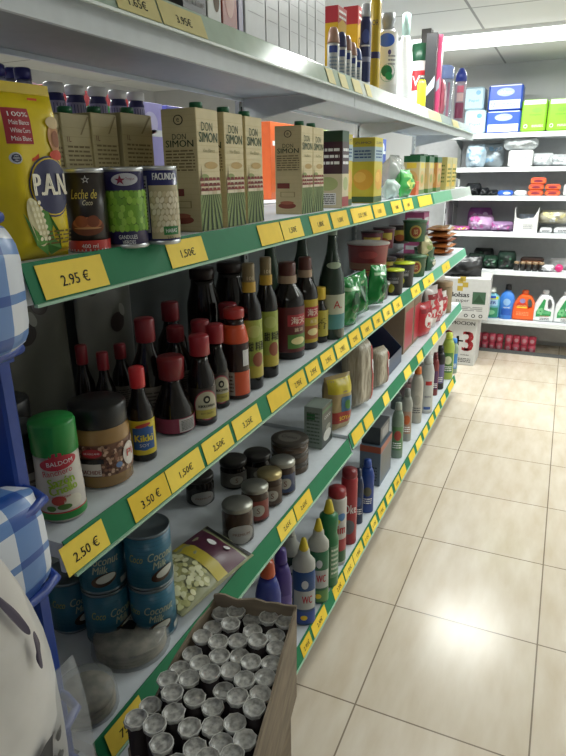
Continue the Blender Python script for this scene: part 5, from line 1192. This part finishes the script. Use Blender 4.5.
# tubes
FILM = noisy('crinkled_white_film', 130, [(.35, '7a7a78'), (.65, 'b8b8b4')], .3)
FILM2 = K('c8c8c4', 'g'); TB = K('1c1014', 'p')
def tube_at(x, y, tx, ty, i):
    hT = .165 + .007 * math.sin(i * 2.3); r = .0138
    t = root('capped_tube', (x, y, ZF + .0045)); t.rotation_euler = (tx, ty, i * .7)
    MB().lathe([(r * .8, 0), (r * .86, .003), (r * .97, hT - .002)], TB, 18).build('tube_body', t)
    vs = []; fs = []; n = 18; rd = random.Random(i)
    vs.append((0, 0, hT + .0005)); 
    for ring, (rr, dz) in enumerate(((.45, -.001), (.82, -.0004), (.98, .0022), (1.2, .0014), (1.08, -.004))):
        for k in range(n):
            a = 2 * PI * k / n; q = rr * (1 + (.07 if ring > 2 else .02) * math.sin(k * 3 + i) * rd.uniform(.4, 1.3)); vs.append((r * q * math.cos(a), r * q * math.sin(a), hT + dz + rd.uniform(-.0006, .0006)))
    for k in range(n):
        fs.append((0, 1 + k, 1 + (k + 1) % n))
        for ring in range(4):
            a = 1 + ring * n; fs.append((a + k, a + n + k, a + n + (k + 1) % n, a + (k + 1) % n))
    m = MB().add(vs, fs, FILM, True)
    for p in (): pass
    m.build('film_lid', t)
    m = MB(); 
    m.tube([(r * 1.12 * (1 + .04 * math.sin(k * 3 + i)) * math.cos(2 * PI * k / 18), r * 1.12 * (1 + .04 * math.sin(k * 3 + i)) * math.sin(2 * PI * k / 18), hT + .0026) for k in range(18)], .0007, FILM2, 5, True); m.build('lid_rim', t)
    return t
LIDS = [(297,88),(342,90),(388,92),(447,95),(493,113),(490,150),(428,170),(406,143),(338,170),(327,135),(277,130),(232,143),(247,192),(193,197),(274,212),(216,232),(335,217),(397,241),(475,257),(478,209),(243,251),(155,228),(183,272),(125,283),(286,292),(358,282),(430,297),(210,305),(142,308),(84,322),(459,333),(386,330),(262,341),(95,362),(171,346),(305,373),(430,390),(364,388),(237,389),(123,395),(348,430),(400,452),(130,449),(212,474),(270,480),
        (333,247), (175,500),(330,492)]
P_ = []
for i, (zx, zy) in enumerate(LIDS):
    q = onz(110 + zx * 200 / 566, 580 + zy * 176 / 498, ZF + .17); P_.append([q.x, q.y])
for it in range(60):                       # nudge apart so neighbouring tubes do not intersect
    for a in range(len(P_)):
        for b in range(a):
            dx, dy = P_[a][0] - P_[b][0], P_[a][1] - P_[b][1]; d = math.hypot(dx, dy)
            if d < .0315 and d > 1e-6:
                k = (.0315 - d) / 2 / d; P_[a][0] += dx * k; P_[a][1] += dy * k; P_[b][0] -= dx * k; P_[b][1] -= dy * k
    for p in P_:
        y = p[1]; s = (y - .39) / .36
        xl = -.476 + .019; xr = -.262 - .068 * s - .018
        p[0] = min(max(p[0], xl), xr); p[1] = min(max(y, .402 - .343 * (p[0] + .252) + .021), .742 + (p[0] + .478) * .2 - .016)
ordr = sorted(range(len(P_)), key=lambda k: -P_[k][1])
RN = ['far', 'second', 'third', 'fourth', 'fifth', 'sixth', 'seventh', 'nearest']
rows_ = [ordr[k:k + 6] for k in range(0, len(ordr), 6)]
WORD = ['first', 'second', 'third', 'fourth', 'fifth', 'sixth', 'seventh', 'eighth']
first = None
for ri, rw in enumerate(rows_):
    for ci, k in enumerate(sorted(rw, key=lambda q: P_[q][0])):
        t = tube_at(P_[k][0], P_[k][1], 0, 0, k)
        t['label'] = 'dark film-lidded tube in the open box, %s from left, %s' % (WORD[ci], WORD[ri] + ' row from the back' if ri else 'rearmost row')
        t['category'] = 'tube'; t['group'] = 'film-capped tubes in the open box'
# what carries it: closed cartons
for k, (z0, z1, lb) in enumerate(((0.0005, .33, 'closed brown carton on the floor under the open box, lower of two'), (.331, .664, 'closed brown carton directly under the open box, upper of two'))):
    t = root('cardboard_carton', (-.39, .57, z0)); 
    MB().box((-.125, -.155, 0), (.055, .175, z1 - z0), CARD, .003).build('carton_body', t)
    MB().box((-.135, -.02, z1 - z0), (.055, .02, z1 - z0 + .0006), K('a08a5c', 'g')).build('tape', t); tag(t, lb, 'box', 'cartons under the open box')

# ================================================================== white boxes at the far end
WB = K('c2c2c0', 'w')
def bigbox(lo, hi, rz, art, lb):
    w, d, h = hi; t = root('cardboard_box', lo, rz); m = MB().box((-w / 2, 0, 0), (w / 2, d, h), WB, .004); art(m, facemap((-w / 2, 0), (w / 2, d), 'front'), w, h); m.build('box_body', t)
    return tag(t, lb, 'box', 'stacked white boxes')
cx = colX(474, 5.06, 0); wL = .36; zt1 = hgt(cx, 5.0, 0, 320)
def art_l(m, f, w, h):
    text(m, f, 'PROMOCION', w * .08, h * .90, h * .075, INK, 1, w=w * .75, bold=.001); text(m, f, '3', -w * .12, h * .52, h * .42, K('962028'), 1, w=w * .18, bold=.01)
    text(m, f, '+', w * .10, h * .52, h * .2, INK, 1, bold=.004); text(m, f, '3', w * .33, h * .52, h * .42, K('962028'), 1, w=w * .20, bold=.01)
    text(m, f, 'unidades', w * .28, h * .23, h * .035, INK, 1); lines(m, f, -w * .3, h * .06, w * .05, h * .16, 3, INK, 1); lines(m, f, w * .12, h * .06, w * .42, h * .16, 3, INK, 1)
tl = bigbox((cx - wL / 2, 5.02, 0.0005), (wL, .30, zt1), 0, art_l, 'white cardboard box printed 3+3 in red on the floor, lower of the stacked pair')
zt2 = hgt(cx, 5.0, 0, 279) ; hU = zt2 - zt1
def art_u(m, f, w, h):
    Y2 = K('b39a3c')
    for a, b in ((-.02, .93), (.07, .84), (-.02, .75), (.02, .98)): rect(m, f, w * a - .022, h * b - .02, w * a + .022, h * b + .02, Y2, 1)
    text(m, f, 'Bolsas', -w * .02, h * .60, h * .12, INK, 1, w=w * .34, bold=.002); text(m, f, 'super', w * .04, h * .44, h * .08, INK, 1, w=w * .24)
    rect(m, f, w * .21, h * .38, w * .44, h * .68, K('3a5a44'), 1); poly(m, f, [(w * .23, h * .42), (w * .42, h * .42), (w * .325, h * .62)], K('24442c'), 2)
    lines(m, f, -w * .45, h * .2, w * .4, h * .32, 3, K('7c7c7c'), 1)
    for k in range(3): ell(m, f, w * (.12 + k * .13), h * .09, w * .035, h * .045, INK, 1, n=8); ell(m, f, w * (.12 + k * .13), h * .09, w * .02, h * .026, WB, 2, n=8)
tu = bigbox((cx - .40 / 2 + .055, 4.99, zt1 + .001), (.44, .36, hU), .06, art_u, 'white cardboard box with yellow squares and a green picture, upper of the stacked pair')
b = bag((cx - .16, 4.98 + .1, zt2 + .002), .30, .16, .1, K('1a1b1d', 'g'), None, 'carrier_bag', rz=.2, seed=140, amp=.3); tag(b, 'black plastic bag lying on top of the white boxes', 'bag')

# ================================================================== goods on the back shelves
YF = YB + .03
def bx(px): return None
def backx(px, z, y=YF): return colX(px, y, z)
def bpack(pa, pb_, z, tp, d, c, lb, art=None, name='toilet_paper_pack', y=YF, cat='pack', grp=None, dz=0, pil=True, rot=0, bot=None):
    xa, xb = backx(pa, z + dz, y), backx(pb_, z + dz, y)
    h = hgt((xa + xb) / 2, y, z + dz, tp); w = xb - xa - .004
    t = root(name, ((xa + xb) / 2, y, z + dz), rot); m = MB().box((-w / 2, 0, 0), (w / 2, d, h), K(c, 'g'), .012)
    f = facemap((-w / 2, 0), (w / 2, d), 'front'); (art or (lambda m, f, w, h: None))(m, f, w, h)
    m.build('pack_body', t)
    return tag(t, lb, cat, grp), h
S = SB
def art_blue(m, f, w, h):
    rect(m, f, -w * .45, h * .06, w * .45, h * .40, K('d0d4dc', 'g'), 1); ell(m, f, 0, h * .7, w * .26, h * .16, K('9cb0dc', 'g'), 1); text(m, f, 'abbex', 0, h * .7, h * .16, K('e8ecf8'), 3, w=w * .4); text(m, f, '12', -w * .34, h * .24, h * .16, K('3c5cb0'), 3); lines(m, f, -w * .1, h * .12, w * .38, h * .3, 2, K('8c98b8'), 2)
    rect(m, f, -w * .5 + .012, h * .93, w * .5 - .012, h * .97, K('d8dce4', 'g'), 1)
_, h1 = bpack(485, 519.5, S[0], 110.5, .22, '2450b8', 'blue and white toilet paper pack, bottom one of the two stacked', art_blue, grp='blue toilet paper packs')
t, h2 = bpack(487, 521.5, S[0], 84, .2, '2450b8', 'blue and white toilet paper pack, on top of its twin', art_blue, dz=h1 + .001, grp='blue toilet paper packs')
def art_lb(m, f, w, h): text(m, f, 'Papel', 0, h * .4, h * .14, K('4f8cb0'), 1, w=w * .5); ell(m, f, w * .2, h * .75, w * .12, h * .1, K('5a94b8', 'g'), 1)
_, h1 = bpack(463, 484.5, S[0], 110, .2, 'b4ccd6', 'pale blue toilet paper pack, bottom one at the left end of the top back shelf', art_lb, grp='pale blue toilet paper packs')
bpack(463, 483.5, S[0], 87, .2, '9ab4c0', 'pale blue toilet paper pack, upper one at the left end of the top back shelf', art_lb, dz=h1 + .001, grp='pale blue toilet paper packs')
def art_gn(m, f, w, h):
    rect(m, f, -w * .5 + .012, h * .84, w * .5 - .012, h * .98, K('dfe6d8', 'g'), 1); text(m, f, 'DIA', w * .2, h * .9, h * .05, INK, 2); ell(m, f, w * .1, h * .66, w * .2, h * .07, K('7cae30', 'g'), 1); text(m, f, 'Compacto', w * .05, h * .52, h * .05, K('3c6a1c'), 1, w=w * .45)
    ell(m, f, -w * .3, h * .18, w * .08, h * .06, WHITE, 1); ell(m, f, -w * .3, h * .18, w * .055, h * .04, K('6ab02c', 'g'), 2); lines(m, f, -w * .05, h * .14, w * .4, h * .22, 2, K('e8f0d8'), 1)
for i, (a, b_, lb) in enumerate(((519.5, 545, 'left one'), (545.5, 570, 'middle one, cut by the photo edge'), (570.5, 595, 'right one, beyond the photo edge'))):
    bpack(a, b_, S[0], (99, 98, 98)[i], .22, '86c02e', 'lime green toilet paper pack on top back shelf, ' + lb, art_gn, grp='lime green toilet paper packs')
def bbag(pa, pb_, z, tp, c, lb, kind='g', art=None, seed=1, name='plastic_bag', y=None, t_=.2, grp=None, dz=0, amp=.22, cat='bag', **kw):
    y = y or YF + t_ / 2
    xa, xb = backx(pa, z + dz, y), backx(pb_, z + dz, y); w = xb - xa; h = hgt((xa + xb) / 2, y, z + dz, tp)
    b = bag(((xa + xb) / 2, y, z + dz), w * 1.12, h * 1.08, t_, K(c, kind), art, name, rz=0, seed=seed, amp=amp, rnd=.22, px=3.5, **kw); return tag(b, lb, cat, grp)
def art_crk(c1, c2, n=9, sd=1):
    def a(m, mp, w, h):
        rd = random.Random(sd)
        for k in range(n): ell(m, mp, rd.uniform(-.38, .38) * w, rd.uniform(.2, .8) * h, w * rd.uniform(.04, .12), h * rd.uniform(.05, .14), K([c1, c2][k % 2], 'g'), 14, rot=rd.uniform(0, 3), n=6)
    return a
bbag(466, 484, S[1], 146, 'a8bac6', 'clear bag of pale blue goods at the left of the second back shelf', 'g', art_crk('8fb4d0', 'dde8f0', 12, 1), 150, grp='clear bags on the second back shelf')
bbag(480, 502, S[1], 145, 'aab4ba', 'clear bag of pale blue goods left of the white carton', 'g', art_crk('8cb0cc', 'e0e8f0', 12, 2), 151, y=YF + .26, grp='clear bags on the second back shelf')
bpack(507, 532, S[1], 150, .14, 'd4d6d4', 'white carton on the second back shelf with clear bags on it', lambda m, f, w, h: (lines(m, f, -w * .2, h * .4, w * .35, h * .7, 3, K('7c8088'), 1), rect(m, f, -w * .45, h * .12, w * .45, h * .15, K('a8acb0'), 1)), 'carton', cat='box')
hb_ = hgt(backx(519, S[1]), YF, S[1], 150)
bbag(505, 536, S[1], 138, 'c0c6c8', 'clear crumpled plastic bag heaped on the white carton', 'c', None, 152, t_=.12, dz=hb_ + .004, amp=.4)
bbag(532, 552, S[1], 154, 'ccd0d2', 'white plastic packet right of the white carton, left one', 'g', art_crk('e8ecec', 'b8bcc0', 8, 3), 153, grp='white packets on the second back shelf')
bbag(550, 580, S[1], 155, 'ccd0d2', 'white plastic packet at the photo edge on the second back shelf', 'g', art_crk('e8ecec', 'b8bcc0', 8, 4), 154, y=YF + .12, t_=.18, grp='white packets on the second back shelf')
# third shelf
for k, (a, b_, tp) in enumerate(((466, 480, 184), (480, 488, 188), (488, 497, 190))): bbag(a, b_, S[2], tp, '1c1e22', ['black bundle, largest, at the left of the third back shelf', 'black bundle, middle one on the third back shelf', 'black bundle next to the small blue box'][k], 'g', None, 160 + k, grp='black bundles on the third back shelf')
bpack(497, 513, S[2], 190.5, .08, '2c58b4', 'small blue box on the third back shelf', lambda m, f, w, h: ell(m, f, w * .1, h * .5, w * .25, h * .25, K('c0d0e8', 'g'), 1), 'small_box', cat='box')
bpack(513.5, 526.5, S[2], 190.5, .1, 'c8ccce', 'white box between the blue box and the orange ones', None, 'small_box', cat='box')
def art_o(m, f, w, h): ell(m, f, 0, h * .5, w * .3, h * .2, K('7c2c3c', 'g'), 1); rect(m, f, -w * .4, h * .8, w * .4, h * .9, K('8c3c50', 'g'), 1)
ho = None; gO = 'small orange boxes'
_, ho = bpack(527, 543, S[2], 190.4, .09, 'd8643a', 'small orange box, bottom left of the orange pile', art_o, 'small_box', cat='box', grp=gO)
bpack(544, 560, S[2], 190.4, .09, 'd8643a', 'small orange box, bottom right of the orange pile', art_o, 'small_box', cat='box', grp=gO)
bpack(528, 543.5, S[2], 184.2, .09, 'd8643a', 'small orange box, middle layer left of the orange pile', art_o, 'small_box', cat='box', grp=gO, dz=ho + .001)
bpack(544.5, 560.5, S[2], 184.2, .09, 'd8643a', 'small orange box, middle layer right of the orange pile', art_o, 'small_box', cat='box', grp=gO, dz=ho + .001)
bpack(530, 546, S[2], 177.5, .09, 'd8643a', 'small orange box on top of the orange pile', art_o, 'small_box', cat='box', grp=gO, dz=2 * ho + .002)
bpack(562.5, 580, S[2], 184, .1, 'c8cccc', 'white box at the photo edge on the third back shelf', None, 'small_box', cat='box')
# fourth
gP = 'purple and pink bags'
for k, (a, b_, tp, c, lb) in enumerate(((448, 470, 226, 'a8508c', 'magenta and yellow flat bag at the left of the fourth back shelf'), (469, 492, 216, 'a888ac', 'lilac bag, taller one beside the magenta bag'), (490, 512, 222, '9c7ca4', 'lilac bag next to the white open carton'), (468, 490, 209, '98589a', 'purple bag top rising behind the lilac bag'))):
    bbag(a, b_, S[3], tp, c, lb, 'g', art_crk('c8b0cc', 'b05a98' if k else 'c8b83c', 10, 10 + k), 170 + k, grp=gP, y=YF + .12 + (.22 if k == 3 else 0), t_=.17 if k < 3 else .1)
xa, xb = backx(512.5, S[3]), backx(537, S[3]); t = root('display_tray', ((xa + xb) / 2, YF, S[3] + .0005)); w_, d_, hh = xb - xa - .006, .3, hgt(xa, YF, S[3], 208)
m = MB(); TW = K('c8c8c6', 'w')
m.box((-w_ / 2, 0, 0), (w_ / 2, d_, .003), TW).prism([(-w_ / 2, .003), (w_ / 2, .003), (w_ / 2, hh), (w_ * .3, hh * .62), (-w_ * .2, hh * .55), (-w_ * .42, hh * .62), (-w_ / 2, hh)], 0, .004, TW)
m.box((-w_ / 2, .004, .003), (-w_ / 2 + .004, d_, hh), TW).box((w_ / 2 - .004, .004, .003), (w_ / 2, d_, hh), TW).box((-w_ / 2, d_ - .004, .003), (w_ / 2, d_, hh), TW); m.build('tray_body', t)
m = MB(); lines(m, facemap((-w_ / 2, 0), (w_ / 2, d_)), -w_ * .1, hh * .15, w_ * .3, hh * .35, 3, K('7c8088'), 1); m.build('print', t); tag(t, 'white open carton tray on the fourth back shelf', 'tray')
b = bag(((xa + xb) / 2 + .01, YF + .14, S[3] + .004), w_ * .8, hh * .7, .14, K('a8b4c4', 'g'), art_crk('3c6ab0', 'd0d8e0', 8, 30), 'plastic_bag', rz=0, seed=175, amp=.3); tag(b, 'blue and clear packet inside the white open carton', 'packet')
bbag(539, 566, S[3], 211, 'b0ac98', 'clear bag with pale yellow contents above white packs', 'g', art_crk('d0c890', 'c4c8c8', 12, 20), 176, dz=.07, t_=.2)
bpack(539, 552, S[3], 228, .26, 'c4c6c8', 'flat white pack under the yellowish bag, left one', lambda m, f, w, h: lines(m, f, -w * .3, h * .2, w * .3, h * .7, 2, K('3c3c44'), 1), 'flat_pack', grp='flat white packs')
bpack(553, 575, S[3], 228, .26, 'c4c6c8', 'flat white pack at the photo edge under the yellowish bag', lambda m, f, w, h: lines(m, f, -w * .3, h * .2, w * .3, h * .7, 2, K('3c3c44'), 1), 'flat_pack', grp='flat white packs')
# fifth
gK = 'dark green and black bundles'
for k, (a, b_, tp, c) in enumerate(((468, 484, 254, '16241c'), (483, 498, 256, '1a3024'), (497, 514, 252, '1c2e26'), (474, 492, 249, '141a18'))):
    bbag(a, b_, S[4], tp, c, ['dark green bundle with a red spot, leftmost on the fifth back shelf', 'dark green bundle in the middle of the front three', 'dark bundle beside the row of brown jars', 'black bundle behind the dark green ones'][k], 'g', art_crk('3c6a50', '2a2a2c', 6, 40 + k), 180 + k, grp=gK, y=YF + .09 + (.25 if k == 3 else 0), t_=.15)
for k in range(5):
    px = 516 + k * 6.2; x = backx(px, S[4], YF + .03); t = root('small_jar', (x, YF + .03, S[4] + .0005)); r = .021
    MB().lathe([(r, 0), (r, .05), (r * .9, .055)], K('22201e', 'g'), 16).build('jar_body', t); MB().lathe([(r * 1.02, .0555), (r * 1.02, .075), (0, .076)], K('8c7458', 'g'), 16).build('lid', t)
    tag(t, 'small black jar with tan lid, %s from left on the fifth back shelf' % WORD[k], 'jar', 'small black jars')
bpack(519, 543, S[4], 258, .1, '2e1c16', 'low dark brown box behind the row of small jars', lambda m, f, w, h: lines(m, f, -w * .4, h * .5, w * .4, h * .8, 2, K('8c5a3c'), 1), 'shoe_polish_box', y=YF + .08, cat='box')
bbag(539, 553, S[4], 265, 'ccccd0', 'white soft pack beside the small jars', 'g', None, 190, t_=.1, grp='white soft packs')
bbag(549, 566, S[4], 259, 'd0d0d2', 'white soft pack behind the magenta ball', 'g', None, 191, t_=.1, y=YF + .2, grp='white soft packs')
x = backx(558.5, S[4], YF + .04); r = .032; t = MB().lathe([(r * math.sin(PI * k / 12) + 1e-6, r - r * math.cos(PI * k / 12)) for k in range(13)], K('c8286c', 'g'), 20).build('magenta_sponge'); t.location = (x, YF + .04, S[4] + .0005); tag(t, 'round magenta scourer on the fifth back shelf', 'scourer')
# sixth: detergents
zS = S[5] + .0005
def bb(px, w_, tp, c, cap, lb, art, sx=1, sy=.65, capn=.3, prof=None):
    y = YF + .07; x = backx(px, zS, y); r = w_ * dep((x, y, zS)) / F / 2; h = hgt(x, y, zS, tp)
    t = bottle((x, y, zS), prof(r, h) if prof else [(r * .9, 0), (r, .006), (r * .96, h * .35), (r, h * .6), (r * .8, h * .72), (r * .35, h * .82), (r * .3, h * .86)], K(c, 'g'), [(r * .42, h * .84), (r * .42, h * .87), (r * .36, h * .99), (0, h)], K(cap, 'g'), lambda m: art(m, cylmap(r, 1, sy), r, h), 'softener_bottle', rz=0, sx=1, sy=sy)
    return tag(t, lb, 'bottle', 'detergent bottles on the lowest back shelf')
def ap(m, mp, r, h):
    rect(m, mp, -r * .9, h * .04, r * .9, h * .36, K('2c8060', 'g'), 1); ell(m, mp, 0, h * .2, r * .5, h * .08, K('78b890', 'g'), 3); text(m, mp, 'MER', 0, h * .52, h * .1, K('2c3c8c'), 3, w=r * 1.1, bold=.001); rect(m, mp, -r * .8, h * .42, r * .8, h * .62, K('9cc0dc', 'g'), 1)
    rect(m, mp, -r * .85, h * .63, r * .85, h * .72, K('c8d028', 'g'), 1); rect(m, mp, -r * .3, h * .66, r * .5, h * .74, K('2c4ca8', 'g'), 2)
bb(490.5, 16, 287, '5fa0b4', 'd0d4cc', 'blue, green and yellow softener bottle with a white cap', ap)
bb(505.5, 14, 284, '3c7cd0', '16181c', 'blue softener bottle with a black cap', lambda m, mp, r, h: (rect(m, mp, -r * .7, h * .12, r * .7, h * .3, K('2858b0', 'g'), 1), ell(m, mp, 0, h * .5, r * .5, h * .1, K('8cb4e0', 'g'), 1), text(m, mp, 'vernel', 0, h * .35, h * .06, WHITE, 3, w=r)), )
def jug(px, w_, tp, c, cap, lb, art):
    y = YF + .08; x = backx(px, zS, y); w = w_ * dep((x, y, zS)) / F; h = hgt(x, y, zS, tp); r = w / 2
    t = root('detergent_jug', (x, y, zS), 0); cm = K(c, 'g')
    out = [(-r * .9, 0), (r * .9, 0), (r, h * .04), (r * 1.0, h * .3), (r * .97, h * .42), (r * .9, h * .62), (r * .62, h * .80), (r * .25, h * .86), (-r * .32, h * .86), (-r * .55, h * .78), (-r * .9, h * .55), (-r, h * .3), (-r, h * .04)]
    hole = [(r * .42, h * .40), (r * .66, h * .44), (r * .70, h * .56), (r * .60, h * .68), (r * .42, h * .73), (r * .30, h * .66), (r * .34, h * .5)]
    import bmesh
    bm = bmesh.new(); dpt = .045
    def loop(pts, y0): return [bm.verts.new((p[0], y0, p[1])) for p in pts]
    res = []
    for y0, sc in ((-dpt, .88), (-dpt * .6, 1), (dpt * .6, 1), (dpt, .88)):
        res.append((loop([(p[0] * sc, p[1] * sc + h * .43 * (1 - sc)) for p in out], y0), loop([(.5 * r + (p[0] - .5 * r) * (1 + (1 - sc) * 1.2), h * .57 + (p[1] - h * .57) * (1 + (1 - sc) * 1.2)) for p in hole], y0)))
    for k in range(3):
        for q in (0, 1):
            A, B = res[k][q], res[k + 1][q]; n = len(A)
            for i in range(n): bm.faces.new((A[i], A[(i + 1) % n], B[(i + 1) % n], B[i]))
    for k in (0, 3):
        A, B = res[k]; es = [bm.edges.get((A[i], A[(i + 1) % len(A)])) for i in range(len(A))] + [bm.edges.get((B[i], B[(i + 1) % len(B)])) for i in range(len(B))]
        bmesh.ops.triangle_fill(bm, edges=es, use_beauty=True)
    bmesh.ops.recalc_face_normals(bm, faces=bm.faces)
    me = bpy.data.meshes.new('jug_body'); bm.to_mesh(me); bm.free(); me.materials.append(cm); o = bpy.data.objects.new('jug_body', me); COL.objects.link(o); o.parent = t
    MB().lathe([(r * .32, h * .86), (r * .3, h * .97), (r * .24, h), (0, h)], K(cap, 'g'), 20).build('cap', t)
    m = MB(); art(m, Map(lambda u, v, o: (u, -dpt - .001 - o, v)), r, h); m.build('label', t)
    return tag(t, lb, 'jug', 'detergent jugs')
def art_og(m, f, r, h):
    ell(m, f, -r * .2, h * .52, r * .45, h * .10, K('c83c28', 'g'), 1); text(m, f, 'marsella', -r * .15, h * .5, h * .05, K('f0e080'), 3, w=r * .8); ell(m, f, -r * .15, h * .66, r * .25, h * .08, K('8c80b0', 'g'), 2); rect(m, f, -r * .6, h * .42, r * .3, h * .46, YEL, 2)
    lines(m, f, -r * .6, h * .16, r * .5, h * .3, 3, K('f0a070'), 1)
jug(522.5, 21, 290, 'e4602a', 'd85a28', 'orange detergent jug with handle', art_og)
def art_ar(m, f, r, h):
    poly(m, f, [(-r * .7, h * .32), (-r * .1, h * .74), (r * .1, h * .7), (r * .0, h * .4), (r * .7, h * .34), (r * .7, h * .2), (-r * .7, h * .16)], K('2f8f52', 'g'), 1)
    for k in range(5): ell(m, f, -r * .3 + r * .22 * math.cos(k * 1.26), h * .34 + h * .07 * math.sin(k * 1.26), r * .14, h * .05, K('78c088', 'g'), 2, n=8)
    rect(m, f, -r * .05, h * .26, r * .6, h * .36, K('5fae78', 'g'), 2); text(m, f, 'ariel', r * .1, h * .2, h * .05, K('b83c30'), 3, w=r * .8); lines(m, f, -r * .3, h * .06, r * .6, h * .14, 2, K('4c4c50'), 2)
for i, px in enumerate((542.5, 563.5, 586)): jug(px, 19.5, (290, 291, 292)[i], 'dcdee0', 'd0d0d4', 'white detergent jug with green label, ' + ['left one beside the orange jug', 'second one, cut by the photo edge', 'third one, beyond the photo edge'][i], art_ar)
# red multipacks under the lowest shelf
for i, (a, b_, n) in enumerate(((474, 503, 4), (504.5, 536, 4))):
    y = YB + .14; xa, xb = colX(a, y, .1), colX(b_, y, .1); t = root('red_multipack', ((xa + xb) / 2, y, 0.0005)); w_ = xb - xa; r = w_ / n / 2 * .98
    for k in range(n):
        for lv_ in range(2):
            m = MB(); hh = .075; z0 = lv_ * .077
            m.lathe([(r * .85, z0), (r, z0 + .006), (r, z0 + hh - .006), (r * .85, z0 + hh), (0, z0 + hh)], K(['b83c54', 'cc5870'][(k + lv_) % 2], 'g'), 16, c=(-w_ / 2 + r * 1.02 + k * w_ / n, r))
            mp = Map(lambda u, v, o, cx_=-w_ / 2 + r * 1.02 + k * w_ / n: (cx_ + (r + o) * math.sin(u / r), r - (r + o) * math.cos(u / r), v), r * .2)
            ell(m, mp, 0, z0 + hh * .5, r * .6, hh * .22, K('c8909c', 'g'), 1); m.build('drink_can', t)
    tag(t, 'shrink-wrapped pack of red cans under the lowest back shelf, ' + ['left one by the white boxes', 'right one'][i], 'drinks pack', 'red can packs')

# ================================================================== blue rack at the near end
BLUE = K('1c3f94', 'g'); GING = gingham_material()
t = root('bread_rack', (-.62, .25, 0)); tag(t, 'blue plastic rack with tiered baskets at the left edge', 'rack')
RX, RY = -.445, .40
def loc_(p): return (p[0] + .62, p[1] - .25, p[2])
for (x, y) in ((RX - .068, RY - .0), (RX - .36, RY - .0)):
    m = MB().box(loc_((x - .028, y - .008, 0)), loc_((x + .028, y + .010, 1.62)), BLUE, .003); m.build('post', t)
TR = [(1.517, 1.398), (1.238, 1.143), (.962, .86)]
for zu, zl in TR:
    b = MB()
    hang = .0
    for z, rr in ((zu, .0055), (zl, .0055)):
        b.tube([loc_(p) for p in ((RX, .02, z - .004), (RX, RY - .03, z), (RX - .006, RY - .008, z), (RX - .03, RY, z), (RX - .36, RY, z), (RX - .40, RY - .03, z), (RX - .40, .02, z))], rr, BLUE, 10)
    b.tube([loc_((RX - .39, RY - .03, zu)), loc_((RX - .39, RY - .03, zl))], .004, BLUE)
    for k in range(1, 5): b.tube([loc_((RX - .08 * k, RY - .001, zu)), loc_((RX - .08 * k, RY - .001, zl))], .003, BLUE)
    b.box(loc_((RX - .40, .02, zl - .012)), loc_((RX - .01, RY - .012, zl - .007)), BLUE)
    b.build('basket', t)
# gingham packets standing in the baskets, bulging over the side rail
for i, ((zu, zl), top, lb) in enumerate(zip(TR, (zu_ for zu_ in (1.52, 1.262, 1.0)), ('blue and white gingham bread packet in the top basket', 'blue and white gingham bread packet bulging from the middle basket', 'blue and white gingham card in the lowest basket'))):
    if i < 2:
        y0, y1 = .10, RY - .004 + (.014 if i == 0 else 0)
        # soft loaf-like packet: rounded box, squares follow its surface
        m = MB(); vs = []; fs = []; uv = []; nY, nA = 20, 22; hz = (top - zl); cz = zl + hz / 2 - .004; hw = .052 if i == 0 else .04
        for j in range(nY + 1):
            yy = y0 + (y1 - y0) * j / nY; e = 1 - abs(2 * j / nY - 1) ** 8
            for a in range(nA + 1):
                an = 2 * PI * a / nA
                ca, sa = math.cos(an), math.sin(an); sq = lambda v: math.copysign(abs(v) ** .55, v)
                n_ = noise.noise(Vector((yy * 14, math.cos(an) * 1.3, math.sin(an) * 1.3 + i * 5)))
                x = RX - .030 + (hw - .001) * sq(ca) * (.6 + .4 * e) + .004 * n_; z = cz + hz / 2 * sq(sa) * (.8 + .2 * e) + .004 * n_
                if j in (0, nY): x = RX - .030 + (x - RX + .030) * .5
                vs.append(loc_((x, yy, z))); uv.append((yy / .062, (an * .085) / .062))
        for j in range(nY):
            for a in range(nA): fs.append((j * (nA + 1) + a, j * (nA + 1) + a + 1, (j + 1) * (nA + 1) + a + 1, (j + 1) * (nA + 1) + a))
        m.add([Vector(v) for v in vs], fs, GING, True); m.uv = uv
        o = m.build('bread_packet'); o.location = (-.62, .25, 0)
        tag(o, lb, 'bread', 'gingham bread packets')
    else:
        r_ = root('bread_packet', (RX - .035, .30, zl + .0), PI / 2 - .0); p = Pillow(.13, top - zl + .02, .012, 9, .1, 6, 6, lean=0)
        p.mesh(GING, uvs=.05).build('bag_body', r_); tag(r_, lb, 'bread', 'gingham bread packets')
# white film bag with dark prints hanging at the rack side
WF = noisy('white_film_bag', 9, [(.3, 'bdbbb9'), (.7, 'dedcda')], .3, bump=.15)
def art_wf(m, mp, w, h):
    ell(m, mp, w * .38, h * .86, w * .02, h * .06, K('2c2444', 'g'), 14, rot=.15); ell(m, mp, w * .40, h * .76, w * .014, h * .04, K('2c2444', 'g'), 14, rot=-.2)
    rd = random.Random(6)
    for k in range(14): ell(m, mp, rd.uniform(.26, .47) * w, rd.uniform(.12, .62) * h, w * rd.uniform(.01, .03), h * rd.uniform(.008, .025), K(['5a5a58', '3c3c3e'][k % 2], 'g'), 13, rot=rd.uniform(-1, 1), n=8)
    rect(m, mp, w * .3, h * .5, w * .38, h * .56, K('4a4a4c', 'g'), 13)
b = bag((-.385, .19, .82), .25, .46, .055, WF, art_wf, 'film_bag', rz=PI / 2, seed=200, amp=.22, px=3, pz=3.5, rnd=.36)
tag(b, 'white plastic film bag with dark purple prints, in the lower left foreground', 'bag')
m = MB(); p = Pillow(.07, .30, .03, 12, .3, 3, 4, rnd=.3); m = p.mesh(K('b8bcc0', 'f')); o = m.build('clear_film', b); o.location = (.125, .0, -.01)
